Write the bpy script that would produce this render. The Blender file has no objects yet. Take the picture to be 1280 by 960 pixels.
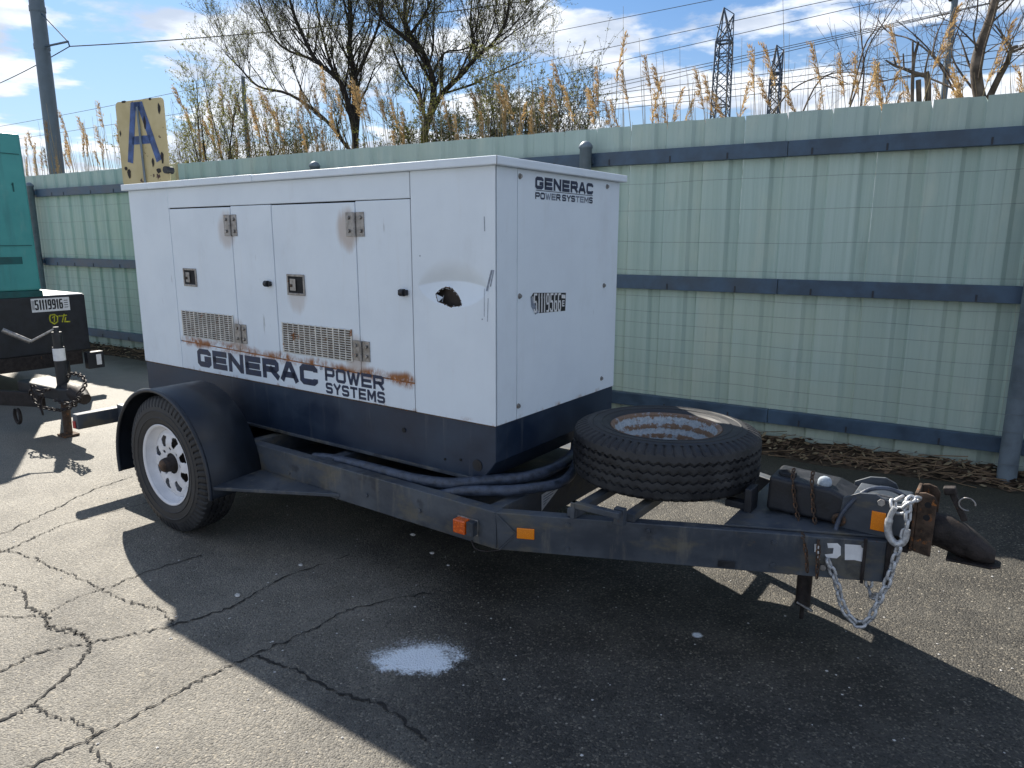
import bpy, bmesh, math, random
from mathutils import Vector, Matrix
random.seed(7)
S = bpy.context.scene
COL = S.collection
R = math.radians

# ------------------------------------------------------------------ camera
F_PX, YAW, PITCH, ROLL, CAM_H = 894.338, 0.54792, 0.20060, 0.00223, 1.6
_f = Vector((-math.sin(YAW)*math.cos(PITCH), math.cos(YAW)*math.cos(PITCH), -math.sin(PITCH)))
_r0 = _f.cross(Vector((0, 0, 1))).normalized(); _u0 = _r0.cross(_f)
_r = _r0*math.cos(ROLL) + _u0*math.sin(ROLL); _u = -_r0*math.sin(ROLL) + _u0*math.cos(ROLL)
CAMP = Vector((0, 0, CAM_H))
cd = bpy.data.cameras.new('camera'); cam = bpy.data.objects.new('camera', cd); COL.objects.link(cam)
cam.matrix_world = Matrix(((_r.x, _u.x, -_f.x, 0), (_r.y, _u.y, -_f.y, 0), (_r.z, _u.z, -_f.z, CAM_H), (0, 0, 0, 1)))
cd.sensor_width = 36; cd.lens = F_PX/1280*36; cd.clip_start = 0.05; cd.clip_end = 3000
S.camera = cam

TO = Vector((-1.64447, 2.56009, 0)); PHI = -0.0703368          # trailer origin and heading
EX = Vector((math.cos(PHI), math.sin(PHI), 0)); EY = Vector((-math.sin(PHI), math.cos(PHI), 0))
def ray(px, py): return _f + _r*((px-640)/F_PX) + _u*((480-py)/F_PX)
def at(px, py, axis, val):                                       # photo point on a world plane
    d = ray(px, py); return CAMP + d*((val-CAMP[axis])/d[axis])
def loc(P): d = P-TO; return Vector((d.dot(EX), d.dot(EY), d.z))
def lat(px, py, axis, val):                                      # photo point on a trailer plane
    d = ray(px, py); dl = Vector((d.dot(EX), d.dot(EY), d.z)); o = loc(CAMP)
    return o + dl*((val-o[axis])/dl[axis])
def wld(x, y, z): return TO + EX*x + EY*y + Vector((0, 0, z))

# ------------------------------------------------------------------ light
_sh = EX*1.05 - EY*0.53 + Vector((0, 0, -1))                     # where a metre of height throws its shadow
SUN_EL = math.atan2(1, math.hypot(_sh.x, _sh.y)); SUN_AZ = math.atan2(-_sh.x, -_sh.y)
sl = bpy.data.lights.new('sun', 'SUN'); sl.energy = 5.0; sl.angle = R(0.55); sl.color = (1, .93, .82)
so = bpy.data.objects.new('sun', sl); COL.objects.link(so)
so.rotation_euler = _sh.to_track_quat('-Z', 'Y').to_euler(); so.location = (-20, 20, 30)
S.view_settings.view_transform = 'Standard'; S.view_settings.look = 'None'; S.view_settings.gamma = 1
S.view_settings.exposure = 0.95
S.view_settings.use_curve_mapping = False

# ------------------------------------------------------------------ node helper
class T:
    def __init__(s, nt): s.nt = nt; s.n = nt.nodes; s.l = nt.links
    def put(s, v, sock):
        if v is None: return
        if hasattr(v, 'is_output') or isinstance(v, bpy.types.NodeSocket): s.l.new(v, sock)
        else:
            if isinstance(v, tuple) and len(v) == 3 and sock.type == 'RGBA': v = (*v, 1)
            sock.default_value = v
    def coord(s, k='Object'): return s.n.new('ShaderNodeTexCoord').outputs[k]
    def pos(s): return s.n.new('ShaderNodeNewGeometry').outputs['Position']
    def rnd(s): return s.n.new('ShaderNodeObjectInfo').outputs['Random']
    def mapping(s, v, sc=(1, 1, 1), lo=(0, 0, 0), rot=(0, 0, 0)):
        m = s.n.new('ShaderNodeMapping'); s.put(v, m.inputs[0]); s.put(lo, m.inputs[1]); s.put(rot, m.inputs[2]); s.put(sc, m.inputs[3]); return m.outputs[0]
    def noise(s, v, sc, det=4, ro=.55, dist=0.0, col=False):
        m = s.n.new('ShaderNodeTexNoise'); s.put(v, m.inputs['Vector']); s.put(sc, m.inputs['Scale']); s.put(det, m.inputs['Detail']); s.put(ro, m.inputs['Roughness']); s.put(dist, m.inputs['Distortion'])
        return m.outputs['Color' if col else 0]
    def vor(s, v, sc, feat='F1', out='Distance', rnd=1.0):
        m = s.n.new('ShaderNodeTexVoronoi'); m.feature = feat; s.put(v, m.inputs['Vector']); s.put(sc, m.inputs['Scale'])
        if 'Randomness' in m.inputs: s.put(rnd, m.inputs['Randomness'])
        return m.outputs[out]
    def m(s, op, a, b=0.0, c=None, clamp=False):
        m = s.n.new('ShaderNodeMath'); m.operation = op; m.use_clamp = clamp; s.put(a, m.inputs[0]); s.put(b, m.inputs[1])
        if c is not None: s.put(c, m.inputs[2])
        return m.outputs[0]
    def mr(s, v, a, b, c=0.0, d=1.0, smooth=True):
        m = s.n.new('ShaderNodeMapRange'); m.interpolation_type = 'SMOOTHSTEP' if smooth else 'LINEAR'
        for i, x in enumerate((v, a, b, c, d)): s.put(x, m.inputs[i])
        return m.outputs[0]
    def mix(s, f, a, b, mode='MIX'):
        m = s.n.new('ShaderNodeMix'); m.data_type = 'RGBA'; m.blend_type = mode
        s.put(f, m.inputs[0]); s.put(a, m.inputs[6]); s.put(b, m.inputs[7]); return m.outputs[2]
    def sep(s, v):
        m = s.n.new('ShaderNodeSeparateXYZ'); s.put(v, m.inputs[0]); return m.outputs
    def comb(s, x, y, z):
        m = s.n.new('ShaderNodeCombineXYZ'); s.put(x, m.inputs[0]); s.put(y, m.inputs[1]); s.put(z, m.inputs[2]); return m.outputs[0]
    def bump(s, h, st=.3, dist=.01, nrm=None):
        m = s.n.new('ShaderNodeBump'); s.put(st, m.inputs['Strength']); s.put(dist, m.inputs['Distance']); s.put(h, m.inputs['Height'])
        if nrm is not None: s.put(nrm, m.inputs['Normal'])
        return m.outputs[0]
def mat(name, fn):
    m = bpy.data.materials.new(name); m.use_nodes = True; t = T(m.node_tree)
    b = m.node_tree.nodes['Principled BSDF']
    for k, v in fn(t).items():
        if k == 'Specular': k = 'Specular IOR Level'
        t.put(v, b.inputs[k])
    return m

# ------------------------------------------------------------------ world: blue sky with broken cumulus
CLOUD_Z = 1.7
W = bpy.data.worlds.new('World'); S.world = W; W.use_nodes = True
t = T(W.node_tree); W.node_tree.nodes.clear()
sky = t.n.new('ShaderNodeTexSky'); sky.sky_type = 'NISHITA'; sky.sun_disc = False
sky.sun_elevation = SUN_EL; sky.sun_rotation = SUN_AZ; sky.air_density = 1.0; sky.dust_density = .6; sky.ozone_density = 1.6; sky.altitude = 0
d = t.coord('Generated'); dx, dy, dz = t.sep(d)
den = t.m('ADD', t.m('MAXIMUM', dz, 0.0), .10)
pv = t.comb(t.m('DIVIDE', dx, den), t.m('DIVIDE', dy, den), CLOUD_Z)
warp = t.noise(pv, 1.9, 3, .5, 0, True)
pv2 = t.mix(.16, pv, warp, 'ADD')
c1 = t.noise(pv2, 1.55, 9, .56); c2 = t.noise(t.mapping(pv2, lo=(3.1, 7.7, 0)), .55, 3, .5)
dens = t.m('ADD', t.m('MULTIPLY', c1, .72), t.m('MULTIPLY', c2, .38))
dens = t.m('ADD', dens, t.mr(dz, 0.02, .32, .075, -.035))
cov = t.mr(dens, .508, .572)
shade = t.mr(t.noise(t.mapping(pv2, lo=(.10, .14, 0)), 1.9, 7, .55), .35, .70, 1.0, .66)
ccol = t.mix(t.mr(shade, .66, 1.0), (6.0, 6.8, 8.2, 1), (11.0, 11.4, 12.0, 1))
skyc = t.mix(1.0, sky.outputs[0], (.60, .86, 1.12, 1), 'MULTIPLY')
skyc = t.mix(t.mr(dz, .34, .0, 0.0, .50), skyc, (6.4, 7.1, 8.0, 1))
skyc = t.mix(t.m('MULTIPLY', cov, .93), skyc, ccol)
bg = t.n.new('ShaderNodeBackground'); t.l.new(skyc, bg.inputs[0]); bg.inputs[1].default_value = 0.056
wo = t.n.new('ShaderNodeOutputWorld'); t.l.new(bg.outputs[0], wo.inputs[0])

# ------------------------------------------------------------------ mesh helpers
class MB:
    def __init__(s): s.v = []; s.f = []; s.sm = []
    def add(s, vs, fs, smooth=False):
        o = len(s.v); s.v += [tuple(v) for v in vs]; s.f += [tuple(i+o for i in f) for f in fs]; s.sm += [smooth]*len(fs); return s
    def box(s, x0, x1, y0, y1, z0, z1):
        vs = [(x, y, z) for x in (x0, x1) for y in (y0, y1) for z in (z0, z1)]
        return s.add(vs, [(0, 1, 3, 2), (4, 6, 7, 5), (0, 4, 5, 1), (2, 3, 7, 6), (0, 2, 6, 4), (1, 5, 7, 3)])
    def obox(s, c, ax, ay, az):                                   # oriented box: centre and three half-axes
        c, ax, ay, az = map(Vector, (c, ax, ay, az))
        vs = [c+ax*i+ay*j+az*k for i in (-1, 1) for j in (-1, 1) for k in (-1, 1)]
        return s.add(vs, [(0, 1, 3, 2), (4, 6, 7, 5), (0, 4, 5, 1), (2, 3, 7, 6), (0, 2, 6, 4), (1, 5, 7, 3)])
    def prism(s, poly, a, b):                                     # polygon of points swept from offset a to offset b
        n = len(poly); a = Vector(a); b = Vector(b)
        vs = [Vector(p)+a for p in poly]+[Vector(p)+b for p in poly]
        return s.add(vs, [tuple(range(n))[::-1], tuple(range(n, 2*n))]+[(i, (i+1) % n, (i+1) % n+n, i+n) for i in range(n)])
    def tube(s, pts, r, n=8, cap=True, smooth=True):
        pts = [Vector(p) for p in pts]; m = len(pts)
        rs = r if isinstance(r, (list, tuple)) else [r]*m
        tan = [(pts[min(i+1, m-1)]-pts[max(i-1, 0)]).normalized() for i in range(m)]
        u = tan[0].orthogonal().normalized(); vs = []
        for i in range(m):
            u = (u-tan[i]*u.dot(tan[i])); u = u.normalized() if u.length > 1e-6 else tan[i].orthogonal().normalized()
            w = tan[i].cross(u)
            for k in range(n):
                a = 2*math.pi*k/n; vs.append(pts[i]+(u*math.cos(a)+w*math.sin(a))*rs[i])
        fs = [(i*n+k, i*n+(k+1) % n, (i+1)*n+(k+1) % n, (i+1)*n+k) for i in range(m-1) for k in range(n)]
        s.add(vs, fs, smooth)
        if cap: s.add(vs[:n], [tuple(range(n))[::-1]]); s.add(vs[-n:], [tuple(range(n))])
        return s
    def lathe(s, prof, n=48, axis='y', c=(0, 0, 0), closed=False, smooth=True):   # prof: (along, radius)
        c = Vector(c); vs = []
        for k in range(n):
            a = 2*math.pi*k/n
            for h, r in prof:
                x, z = r*math.cos(a), r*math.sin(a)
                vs.append(c+(Vector((x, h, z)) if axis == 'y' else Vector((x, z, h)) if axis == 'z' else Vector((h, x, z))))
        m = len(prof); q = m if closed else m-1
        fs = [(k*m+i, k*m+(i+1) % m, ((k+1) % n)*m+(i+1) % m, ((k+1) % n)*m+i) for k in range(n) for i in range(q)]
        return s.add(vs, fs, smooth)
    def build(s, name, m, parent=None, bevel=0, loc=None, seg=2, recalc=True, off=None):
        if off is not None: s.v = [(a[0]-off[0], a[1]-off[1], a[2]-off[2]) for a in s.v]
        me = bpy.data.meshes.new(name); me.from_pydata(s.v, [], s.f)
        if recalc:
            bm = bmesh.new(); bm.from_mesh(me); bmesh.ops.recalc_face_normals(bm, faces=bm.faces); bm.to_mesh(me); bm.free()
        for p, q in zip(me.polygons, s.sm): p.use_smooth = q
        me.materials.append(m)
        o = bpy.data.objects.new(name, me); COL.objects.link(o)
        if parent is not None: o.parent = parent
        if loc is not None: o.location = loc
        if bevel:
            b = o.modifiers.new('edge', 'BEVEL'); b.width = bevel; b.segments = seg; b.limit_method = 'ANGLE'; b.angle_limit = R(40); b.harden_normals = False
        return o
def smooth_path(pts, k=6):
    pts = [Vector(p) for p in pts]; out = []
    for i in range(len(pts)-1):
        p0, p1, p2, p3 = pts[max(i-1, 0)], pts[i], pts[i+1], pts[min(i+2, len(pts)-1)]
        for j in range(k):
            u = j/k; out.append(.5*((2*p1)+(p2-p0)*u+(2*p0-5*p1+4*p2-p3)*u*u+(3*p1-p0-3*p2+p3)*u**3))
    return out+[pts[-1]]
def empty(name, loc, rz=0.0, parent=None):
    o = bpy.data.objects.new(name, None); COL.objects.link(o); o.location = loc; o.rotation_euler = (0, 0, rz); o.empty_display_size = .1
    if parent is not None: o.parent = parent
    return o
def tag(o, label, cat, group=None):
    o['label'] = label; o['category'] = cat
    if group: o['group'] = group
    return o
def copy_tree(o, parent=None):
    c = o.copy(); COL.objects.link(c); c.parent = parent
    for ch in list(o.children): copy_tree(ch, c)
    return c

# ------------------------------------------------------------------ lettering (strokes on a unit box)
GL = {
 'G': [[(1, .73), (1, .86), (.86, 1), (.14, 1), (0, .86), (0, .14), (.14, 0), (.86, 0), (1, .14), (1, .44), (.52, .44)]],
 'E': [[(1, 1), (0, 1), (0, 0), (1, 0)], [(0, .5), (.92, .5)]],
 'N': [[(0, 0), (0, 1), (.06, 1), (.94, 0), (1, 0), (1, 1)]],
 'R': [[(0, 0), (0, 1), (.88, 1), (1, .88), (1, .58), (.88, .46), (0, .46)], [(.56, .46), (1, 0)]],
 'A': [[(0, 0), (.40, 1), (.60, 1), (1, 0)], [(.2, .28), (.8, .28)]],
 'C': [[(1, .73), (1, .86), (.86, 1), (.14, 1), (0, .86), (0, .14), (.14, 0), (.86, 0), (1, .14), (1, .27)]],
 'P': [[(0, 0), (0, 1), (.88, 1), (1, .88), (1, .54), (.88, .42), (0, .42)]],
 'O': [[(.5, 1), (.14, 1), (0, .86), (0, .14), (.14, 0), (.86, 0), (1, .14), (1, .86), (.86, 1), (.5, 1)]],
 'W': [[(0, 1), (.22, 0), (.28, 0), (.48, .9), (.52, .9), (.72, 0), (.78, 0), (1, 1)]],
 'S': [[(1, .80), (1, .88), (.88, 1), (.12, 1), (0, .88), (0, .62), (.12, .51), (.88, .49), (1, .38), (1, .12), (.88, 0), (.12, 0), (0, .12), (0, .20)]],
 'Y': [[(0, 1), (.5, .45), (1, 1)], [(.5, .45), (.5, 0)]],
 'T': [[(0, 1), (1, 1)], [(.5, 1), (.5, 0)]],
 'M': [[(0, 0), (0, 1), (.08, 1), (.5, .25), (.92, 1), (1, 1), (1, 0)]],
 '1': [[(.3, .82), (.55, 1), (.6, 1), (.6, 0)]],
 '5': [[(.95, 1), (.06, 1), (.03, .56), (.7, .58), (.95, .46), (.95, .12), (.8, 0), (.1, 0), (0, .1)]],
 '9': [[(.1, 0), (.8, 0), (1, .16), (1, .84), (.85, 1), (.15, 1), (0, .85), (0, .58), (.15, .44), (1, .46)]],
 '6': [[(.9, 1), (.2, 1), (0, .84), (0, .16), (.15, 0), (.85, 0), (1, .15), (1, .42), (.85, .56), (0, .54)]],
 'J': [[(.2, 1), (1, 1), (1, .1), (.9, 0), (.1, 0)]],
 'L': [[(0, 1), (0, 0), (.8, 0)]],
}
def stroke(mb, pl, w, place, ext=1.0):
    P = [Vector((a, b, 0)) for a, b in pl]; n = len(P); L = []; Q = []
    closed = (P[0]-P[-1]).length < 1e-6
    for i in range(n):
        a = (P[i]-P[i-1]).normalized() if i > 0 else ((P[0]-P[-2]).normalized() if closed else None)
        b = (P[i+1]-P[i]).normalized() if i < n-1 else ((P[1]-P[0]).normalized() if closed else None)
        e = Vector((0, 0, 0))
        if a is None: a = b; e = -b*w/2*ext
        if b is None: b = a; e = a*w/2*ext
        na, nb = Vector((-a.y, a.x, 0)), Vector((-b.y, b.x, 0)); mm = na+nb
        mm = na if mm.length < 1e-6 else mm.normalized(); k = w/2/max(.45, mm.dot(na))
        L.append(P[i]+e+mm*k); Q.append(P[i]+e-mm*k)
    vs = [place(p.x, p.y) for p in L]+[place(p.x, p.y) for p in Q]
    mb.add(vs, [(i, i+1, n+i+1, n+i) for i in range(n-1)])
def word(mb, txt, h, wl, st, gap, place, u0=0.0, v0=0.0, total=None):
    ws = {'1': .62, 'M': 1.15, 'W': 1.25, ' ': .45}
    if total: k = (total-gap*(len(txt)-1))/sum(ws.get(c, 1) for c in txt); wl = k
    u = u0
    for c in txt:
        cw = wl*ws.get(c, 1)
        for pl in GL.get(c, []):
            stroke(mb, [(u+st/2+a*(cw-st), v0+st/2+b*(h-st)) for a, b in pl], st, place, 0.0 if c in 'CGS' else 1.0)
        u += cw+gap
    return u

# ------------------------------------------------------------------ materials
def _rust(t, amt):
    return t.mix(amt, (.44, .17, .045, 1), (.15, .055, .022, 1))
def f_white(t):
    o = t.coord(); x, y, z = t.sep(o)
    n1 = t.noise(o, 3.0, 5, .6); n2 = t.noise(t.mapping(o, sc=(22, 22, 2.5)), 1.0, 5, .6); n3 = t.noise(o, 42, 3, .6)
    c = t.mix(t.mr(n1, .35, .75), (.765, .85, .925, 1), (.72, .80, .875, 1))
    c = t.mix(t.m('MULTIPLY', t.mr(n2, .55, .8), .14), c, (.60, .60, .57, 1))
    # rust along the lower door edge and below hinges, and along the base seam
    line = t.m('SUBTRACT', z, t.m('MULTIPLY_ADD', x, -.0195, .916))
    band = t.m('MULTIPLY', t.mr(t.m('ADD', t.m('ABSOLUTE', t.m('SUBTRACT', line, .008)), t.m('MULTIPLY_ADD', t.noise(t.mapping(o, sc=(5, 5, .5)), 1.0, 5, .7), -.10, .05)), .004, .040, 1, 0), t.mr(x, -2.50, -2.40))
    band = t.m('MULTIPLY', band, t.mr(x, -.50, -.46, 1, 0))
    band = t.m('MULTIPLY', band, t.mr(y, .0, .03, 1, 0))
    r = t.m('MULTIPLY', band, t.mr(t.noise(t.mapping(o, sc=(11, 11, 8)), 1.0, 6, .72), .36, .58))
    low = t.m('MULTIPLY', t.mr(z, .79, .815, 1, 0), t.mr(t.noise(t.mapping(o, sc=(9, 9, 5)), 1.0, 5, .7), .50, .68))
    sp = t.mr(t.noise(o, 17, 6, .72), .70, .76)
    r = t.m('MAXIMUM', r, t.m('MAXIMUM', t.m('MULTIPLY', low, .8), t.m('MULTIPLY', sp, .35)))
    c = t.mix(r, c, _rust(t, n3))
    # rust weeping round the hinges and latches
    for cx_, cz_, a_ in ((-1.90, 1.66, .45), (-.90, 1.66, .6), (-1.86, 1.05, .5), (-.87, 1.04, .55), (-1.31, 1.33, .35)):
        dd = t.m('ADD', t.m('POWER', t.m('MULTIPLY', t.m('SUBTRACT', x, cx_), 13.0), 2.0), t.m('POWER', t.m('MULTIPLY', t.m('SUBTRACT', z, cz_-.02), 10.0), 2.0))
        hm = t.m('MULTIPLY', t.mr(t.m('ADD', dd, t.m('MULTIPLY_ADD', n2, 1.6, -.8)), 1.5, .3, 0, a_), t.mr(y, .0, .03, 1, 0))
        c = t.mix(hm, c, (.40, .27, .17, 1))
    # grey scuffs
    sc = t.m('MULTIPLY', t.mr(t.noise(t.mapping(o, sc=(30, 30, 3.2)), 1.0, 4, .6), .64, .72), t.mr(t.noise(o, 2.2, 2), .54, .62))
    c = t.mix(t.m('MULTIPLY', sc, .55), c, (.18, .19, .2, 1))
    gr = t.m('MULTIPLY', t.mr(t.noise(t.mapping(o, sc=(1, 1, .45), lo=(3, 0, 7)), 4.5, 6, .68), .54, .74), .18); c = t.mix(gr, c, (.50, .53, .55, 1))
    return {'Base Color': c, 'Roughness': t.mr(n1, .3, .7, .42, .6), 'Specular': .4, 'Normal': t.bump(t.noise(t.mapping(o, sc=(1, 1, .6)), 3.1, 2), .35, .02)}
M = {}
M['white'] = mat('white_paint', f_white)
def f_plain(c, ro=.5, me=0.0, var=.25, sc=8, bump=.1, spec=.5, rust=0.0):
    def f(t):
        o = t.coord(); n = t.noise(o, sc, 6, .62); k = t.mr(n, .3, .7)
        col = t.mix(k, tuple(x*(1-var) for x in c)+(1,), tuple(min(1, x*(1+var)) for x in c)+(1,))
        if rust: col = t.mix(t.mr(t.noise(t.mapping(o, lo=(5, 3, 1)), sc*1.3, 7, .7), .72-rust*.4, .80-rust*.4), col, _rust(t, n))
        return {'Base Color': col, 'Roughness': t.mr(n, .3, .7, max(.05, ro-.1), min(1, ro+.12)), 'Metallic': me, 'Specular': spec,
                'Normal': t.bump(t.noise(o, sc*6, 4), bump, .004)}
    return f
def f_frame(t):      # worn satin black trailer paint with chalking and dust
    o = t.coord(); x, y, z = t.sep(o)
    n = t.noise(t.mapping(o, sc=(1, 1, 1.6)), 2.6, 6, .62); n2 = t.noise(t.mapping(o, sc=(14, 14, 3)), 1.0, 5, .65); n3 = t.noise(o, 28, 5, .7)
    c = t.mix(t.mr(n, .34, .68), (.032, .042, .058, 1), (.090, .104, .122, 1))
    c = t.mix(t.m('MULTIPLY', t.mr(t.noise(t.mapping(o, lo=(7, 2, 5), sc=(1, 1, 2.2)), 3.4, 6, .65), .50, .64), .62), c, (.135, .118, .078, 1))
    c = t.mix(t.m('MULTIPLY', t.mr(t.noise(t.mapping(o, lo=(1, 8, 3)), 5.0, 5, .6), .56, .66), .7), c, (.020, .024, .032, 1))
    c = t.mix(t.m('MULTIPLY', t.mr(n2, .54, .72), .5), c, (.17, .16, .135, 1))
    c = t.mix(t.m('MULTIPLY', t.mr(n3, .66, .74), .75), c, (.085, .040, .024, 1))
    return {'Base Color': c, 'Roughness': t.mr(n, .3, .7, .40, .66), 'Specular': .5, 'Normal': t.bump(n3, .25, .003)}
M['frame'] = mat('black_frame_paint', f_frame)
def f_base(t):       # blue-black tank base
    o = t.coord()
    n = t.noise(t.mapping(o, sc=(1, 1, 1.4)), 2.2, 6, .6); n2 = t.noise(t.mapping(o, sc=(18, 18, 1.6)), 1.0, 5, .6); n3 = t.noise(o, 30, 5, .7)
    c = t.mix(t.mr(n, .34, .7), (.010, .021, .046, 1), (.032, .052, .085, 1))
    c = t.mix(t.m('MULTIPLY', t.mr(n2, .58, .76), .4), c, (.12, .13, .14, 1))
    c = t.mix(t.m('MULTIPLY', t.mr(n3, .68, .76), .6), c, (.10, .05, .03, 1))
    return {'Base Color': c, 'Roughness': t.mr(n, .3, .7, .30, .55), 'Specular': .5, 'Normal': t.bump(t.noise(o, 3.2, 3), .15, .02)}
M['base'] = mat('blue_black_paint', f_base)
M['fender'] = mat('fender_paint', f_plain((.014, .020, .031), .40, 0, .4, 3.5, .06, .5, .08))
M['dark'] = mat('dark_void', f_plain((.012, .013, .015), .8))
M['grille'] = mat('tan_stained_grille', f_plain((.68, .66, .60), .6, 0, .2, 12, .1, .4, .36))
M['recess'] = mat('rusty_recess', f_plain((.105, .08, .055), .85, 0, .6, 14))
M['orange'] = mat('orange_rust', f_plain((.33, .14, .05), .8, 0, .6, 18))
M['gap'] = mat('dirty_gap', f_plain((.05, .04, .035), .8, 0, .4, 20))
M['ink'] = mat('navy_lettering', f_plain((.022, .034, .075), .5, 0, .35, 30, .02))
M['inkfade'] = mat('faded_lettering', f_plain((.23, .27, .34), .6, 0, .45, 45, .02))
M['black'] = mat('black_print', f_plain((.012, .013, .016), .5, 0, .2, 30, .02))
M['label'] = mat('sticker_white', f_plain((.74, .75, .76), .5, 0, .08, 25, .02))
M['steel'] = mat('zinc_hardware', f_plain((.30, .29, .28), .42, .75, .35, 40, .2, .5, .30))
M['galv'] = mat('galvanised_chain', f_plain((.50, .51, .52), .46, .55, .30, 60, .25, .5, .03))
M['rust'] = mat('rusty_steel', f_plain((.085, .058, .042), .75, .15, .55, 26, .5, .3, .35))
M['rustdark'] = mat('rusty_black_steel', f_plain((.032, .027, .026), .6, .2, .5, 26, .5, .3, .18))
M['rubber'] = mat('hose_rubber', f_plain((.048, .062, .092), .45, 0, .5, 30, .3))
M['plastic'] = mat('black_plastic', f_plain((.016, .018, .023), .48, 0, .35, 14, .25))
M['amber'] = mat('amber_reflector', lambda t: {'Base Color': t.mix(t.mr(t.vor(t.coord(), 260), .1, .5), (.95, .32, .008, 1), (.78, .22, .004, 1)), 'Roughness': .22, 'Specular': .6, 'Coat Weight': .4})
M['amberlens'] = mat('amber_lens', lambda t: {'Base Color': t.mix(t.mr(t.vor(t.coord(), 95), .1, .6), (.86, .16, .010, 1), (.60, .09, .006, 1)), 'Roughness': .25, 'Coat Weight': .5, 'Normal': t.bump(t.vor(t.coord(), 160), .4, .003)})
M['redlens'] = mat('red_lens', lambda t: {'Base Color': (.40, .02, .015, 1), 'Roughness': .3, 'Coat Weight': .4, 'Normal': t.bump(t.vor(t.coord(), 160), .4, .003)})
def f_tyre(t):
    o = t.coord(); n = t.noise(o, 9, 6, .65); n2 = t.noise(o, 45, 4, .6)
    c = t.mix(t.mr(n, .35, .7), (.014, .015, .018, 1), (.040, .041, .043, 1))
    c = t.mix(t.m('MULTIPLY', t.mr(n2, .60, .75), .35), c, (.085, .08, .07, 1))
    return {'Base Color': c, 'Roughness': t.mr(n, .3, .7, .46, .72), 'Specular': .45, 'Normal': t.bump(n2, .2, .002)}
M['tyre'] = mat('tyre_rubber', f_tyre)
M['rimwhite'] = mat('white_wheel_paint', f_plain((.74, .75, .78), .38, 0, .07, 12, .05, .5, .04))
def f_rimrust(t):
    o = t.coord(); n = t.noise(o, 34, 7, .74); n2 = t.noise(o, 90, 4, .6); h = t.sep(o)[1]
    c = t.mix(t.mr(n2, .3, .7), (.30, .36, .41, 1), (.48, .52, .54, 1))
    lip = t.mr(h, .078, .092); g1 = t.mr(t.m('ABSOLUTE', t.m('SUBTRACT', h, .047)), .016, .006); g2 = t.mr(t.m('ABSOLUTE', t.m('SUBTRACT', h, .006)), .014, .005)
    k = t.m('ADD', n, t.m('MULTIPLY_ADD', lip, .20, t.m('MULTIPLY_ADD', g1, .17, t.m('MULTIPLY_ADD', g2, .17, -.02))))
    r = t.mr(k, .53, .64)
    c = t.mix(r, c, t.mix(n2, (.30, .19, .115, 1), (.12, .065, .04, 1)))
    return {'Base Color': c, 'Roughness': .6, 'Normal': t.bump(n, .4, .006)}
M['rimrust'] = mat('rusty_blue_white_wheel', f_rimrust)
def f_sheet(t):
    o = t.pos(); x, y, z = t.sep(o); r = t.rnd()
    st = t.noise(t.mapping(o, sc=(24, 1, .35)), 1.0, 5, .62); st2 = t.noise(t.mapping(o, sc=(70, 1, .9)), 1.0, 4, .6); bl = t.noise(o, 1.1, 4, .55)
    c = t.mix(t.mr(st, .3, .72), (.375, .495, .440, 1), (.470, .590, .535, 1))
    c = t.mix(t.m('MULTIPLY', t.mr(bl, .42, .68), .50), c, (.51, .585, .465, 1))
    c = t.mix(t.m('MULTIPLY', t.mr(st2, .5, .75), .22), c, (.56, .64, .63, 1))
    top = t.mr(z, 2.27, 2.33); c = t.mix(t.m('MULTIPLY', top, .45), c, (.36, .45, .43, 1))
    run = t.m('MULTIPLY', t.mr(t.noise(t.mapping(o, sc=(38, 1, .2)), 1.0, 3), .60, .75), .28)
    c = t.mix(run, c, (.19, .26, .25, 1))
    c = t.mix(t.m('MULTIPLY', r, .30), c, (.29, .385, .345, 1))
    c = t.mix(t.m('MULTIPLY', t.mr(t.noise(t.mapping(o, sc=(2.2, 1, .8), lo=(4, 0, 9)), 1.6, 5, .65), .52, .70), .40), c, (.54, .60, .50, 1))
    c = t.mix(t.m('MULTIPLY', t.mr(t.noise(t.mapping(o, sc=(9, 1, 1.1), lo=(1, 0, 3)), 1.0, 5, .65), .60, .74), .35), c, (.24, .30, .25, 1))
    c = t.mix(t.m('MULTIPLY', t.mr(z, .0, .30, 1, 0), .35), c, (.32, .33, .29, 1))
    return {'Base Color': c, 'Roughness': .58, 'Specular': .3, 'Normal': t.bump(t.noise(t.mapping(o, sc=(1, 1, .5)), 2.4, 3), .35, .02)}
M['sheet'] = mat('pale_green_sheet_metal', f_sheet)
M['rail'] = mat('slate_blue_steel', f_plain((.045, .082, .130), .46, 0, .30, 5, .1, .5, .03))
M['post'] = mat('grey_galvanised_post', f_plain((.15, .19, .225), .5, .1, .2, 8, .1))
M['wire'] = mat('fence_wire', f_plain((.17, .19, .19), .5, .4, .4, 3))
M['cable'] = mat('overhead_cable', f_plain((.03, .035, .045), .7))
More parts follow.
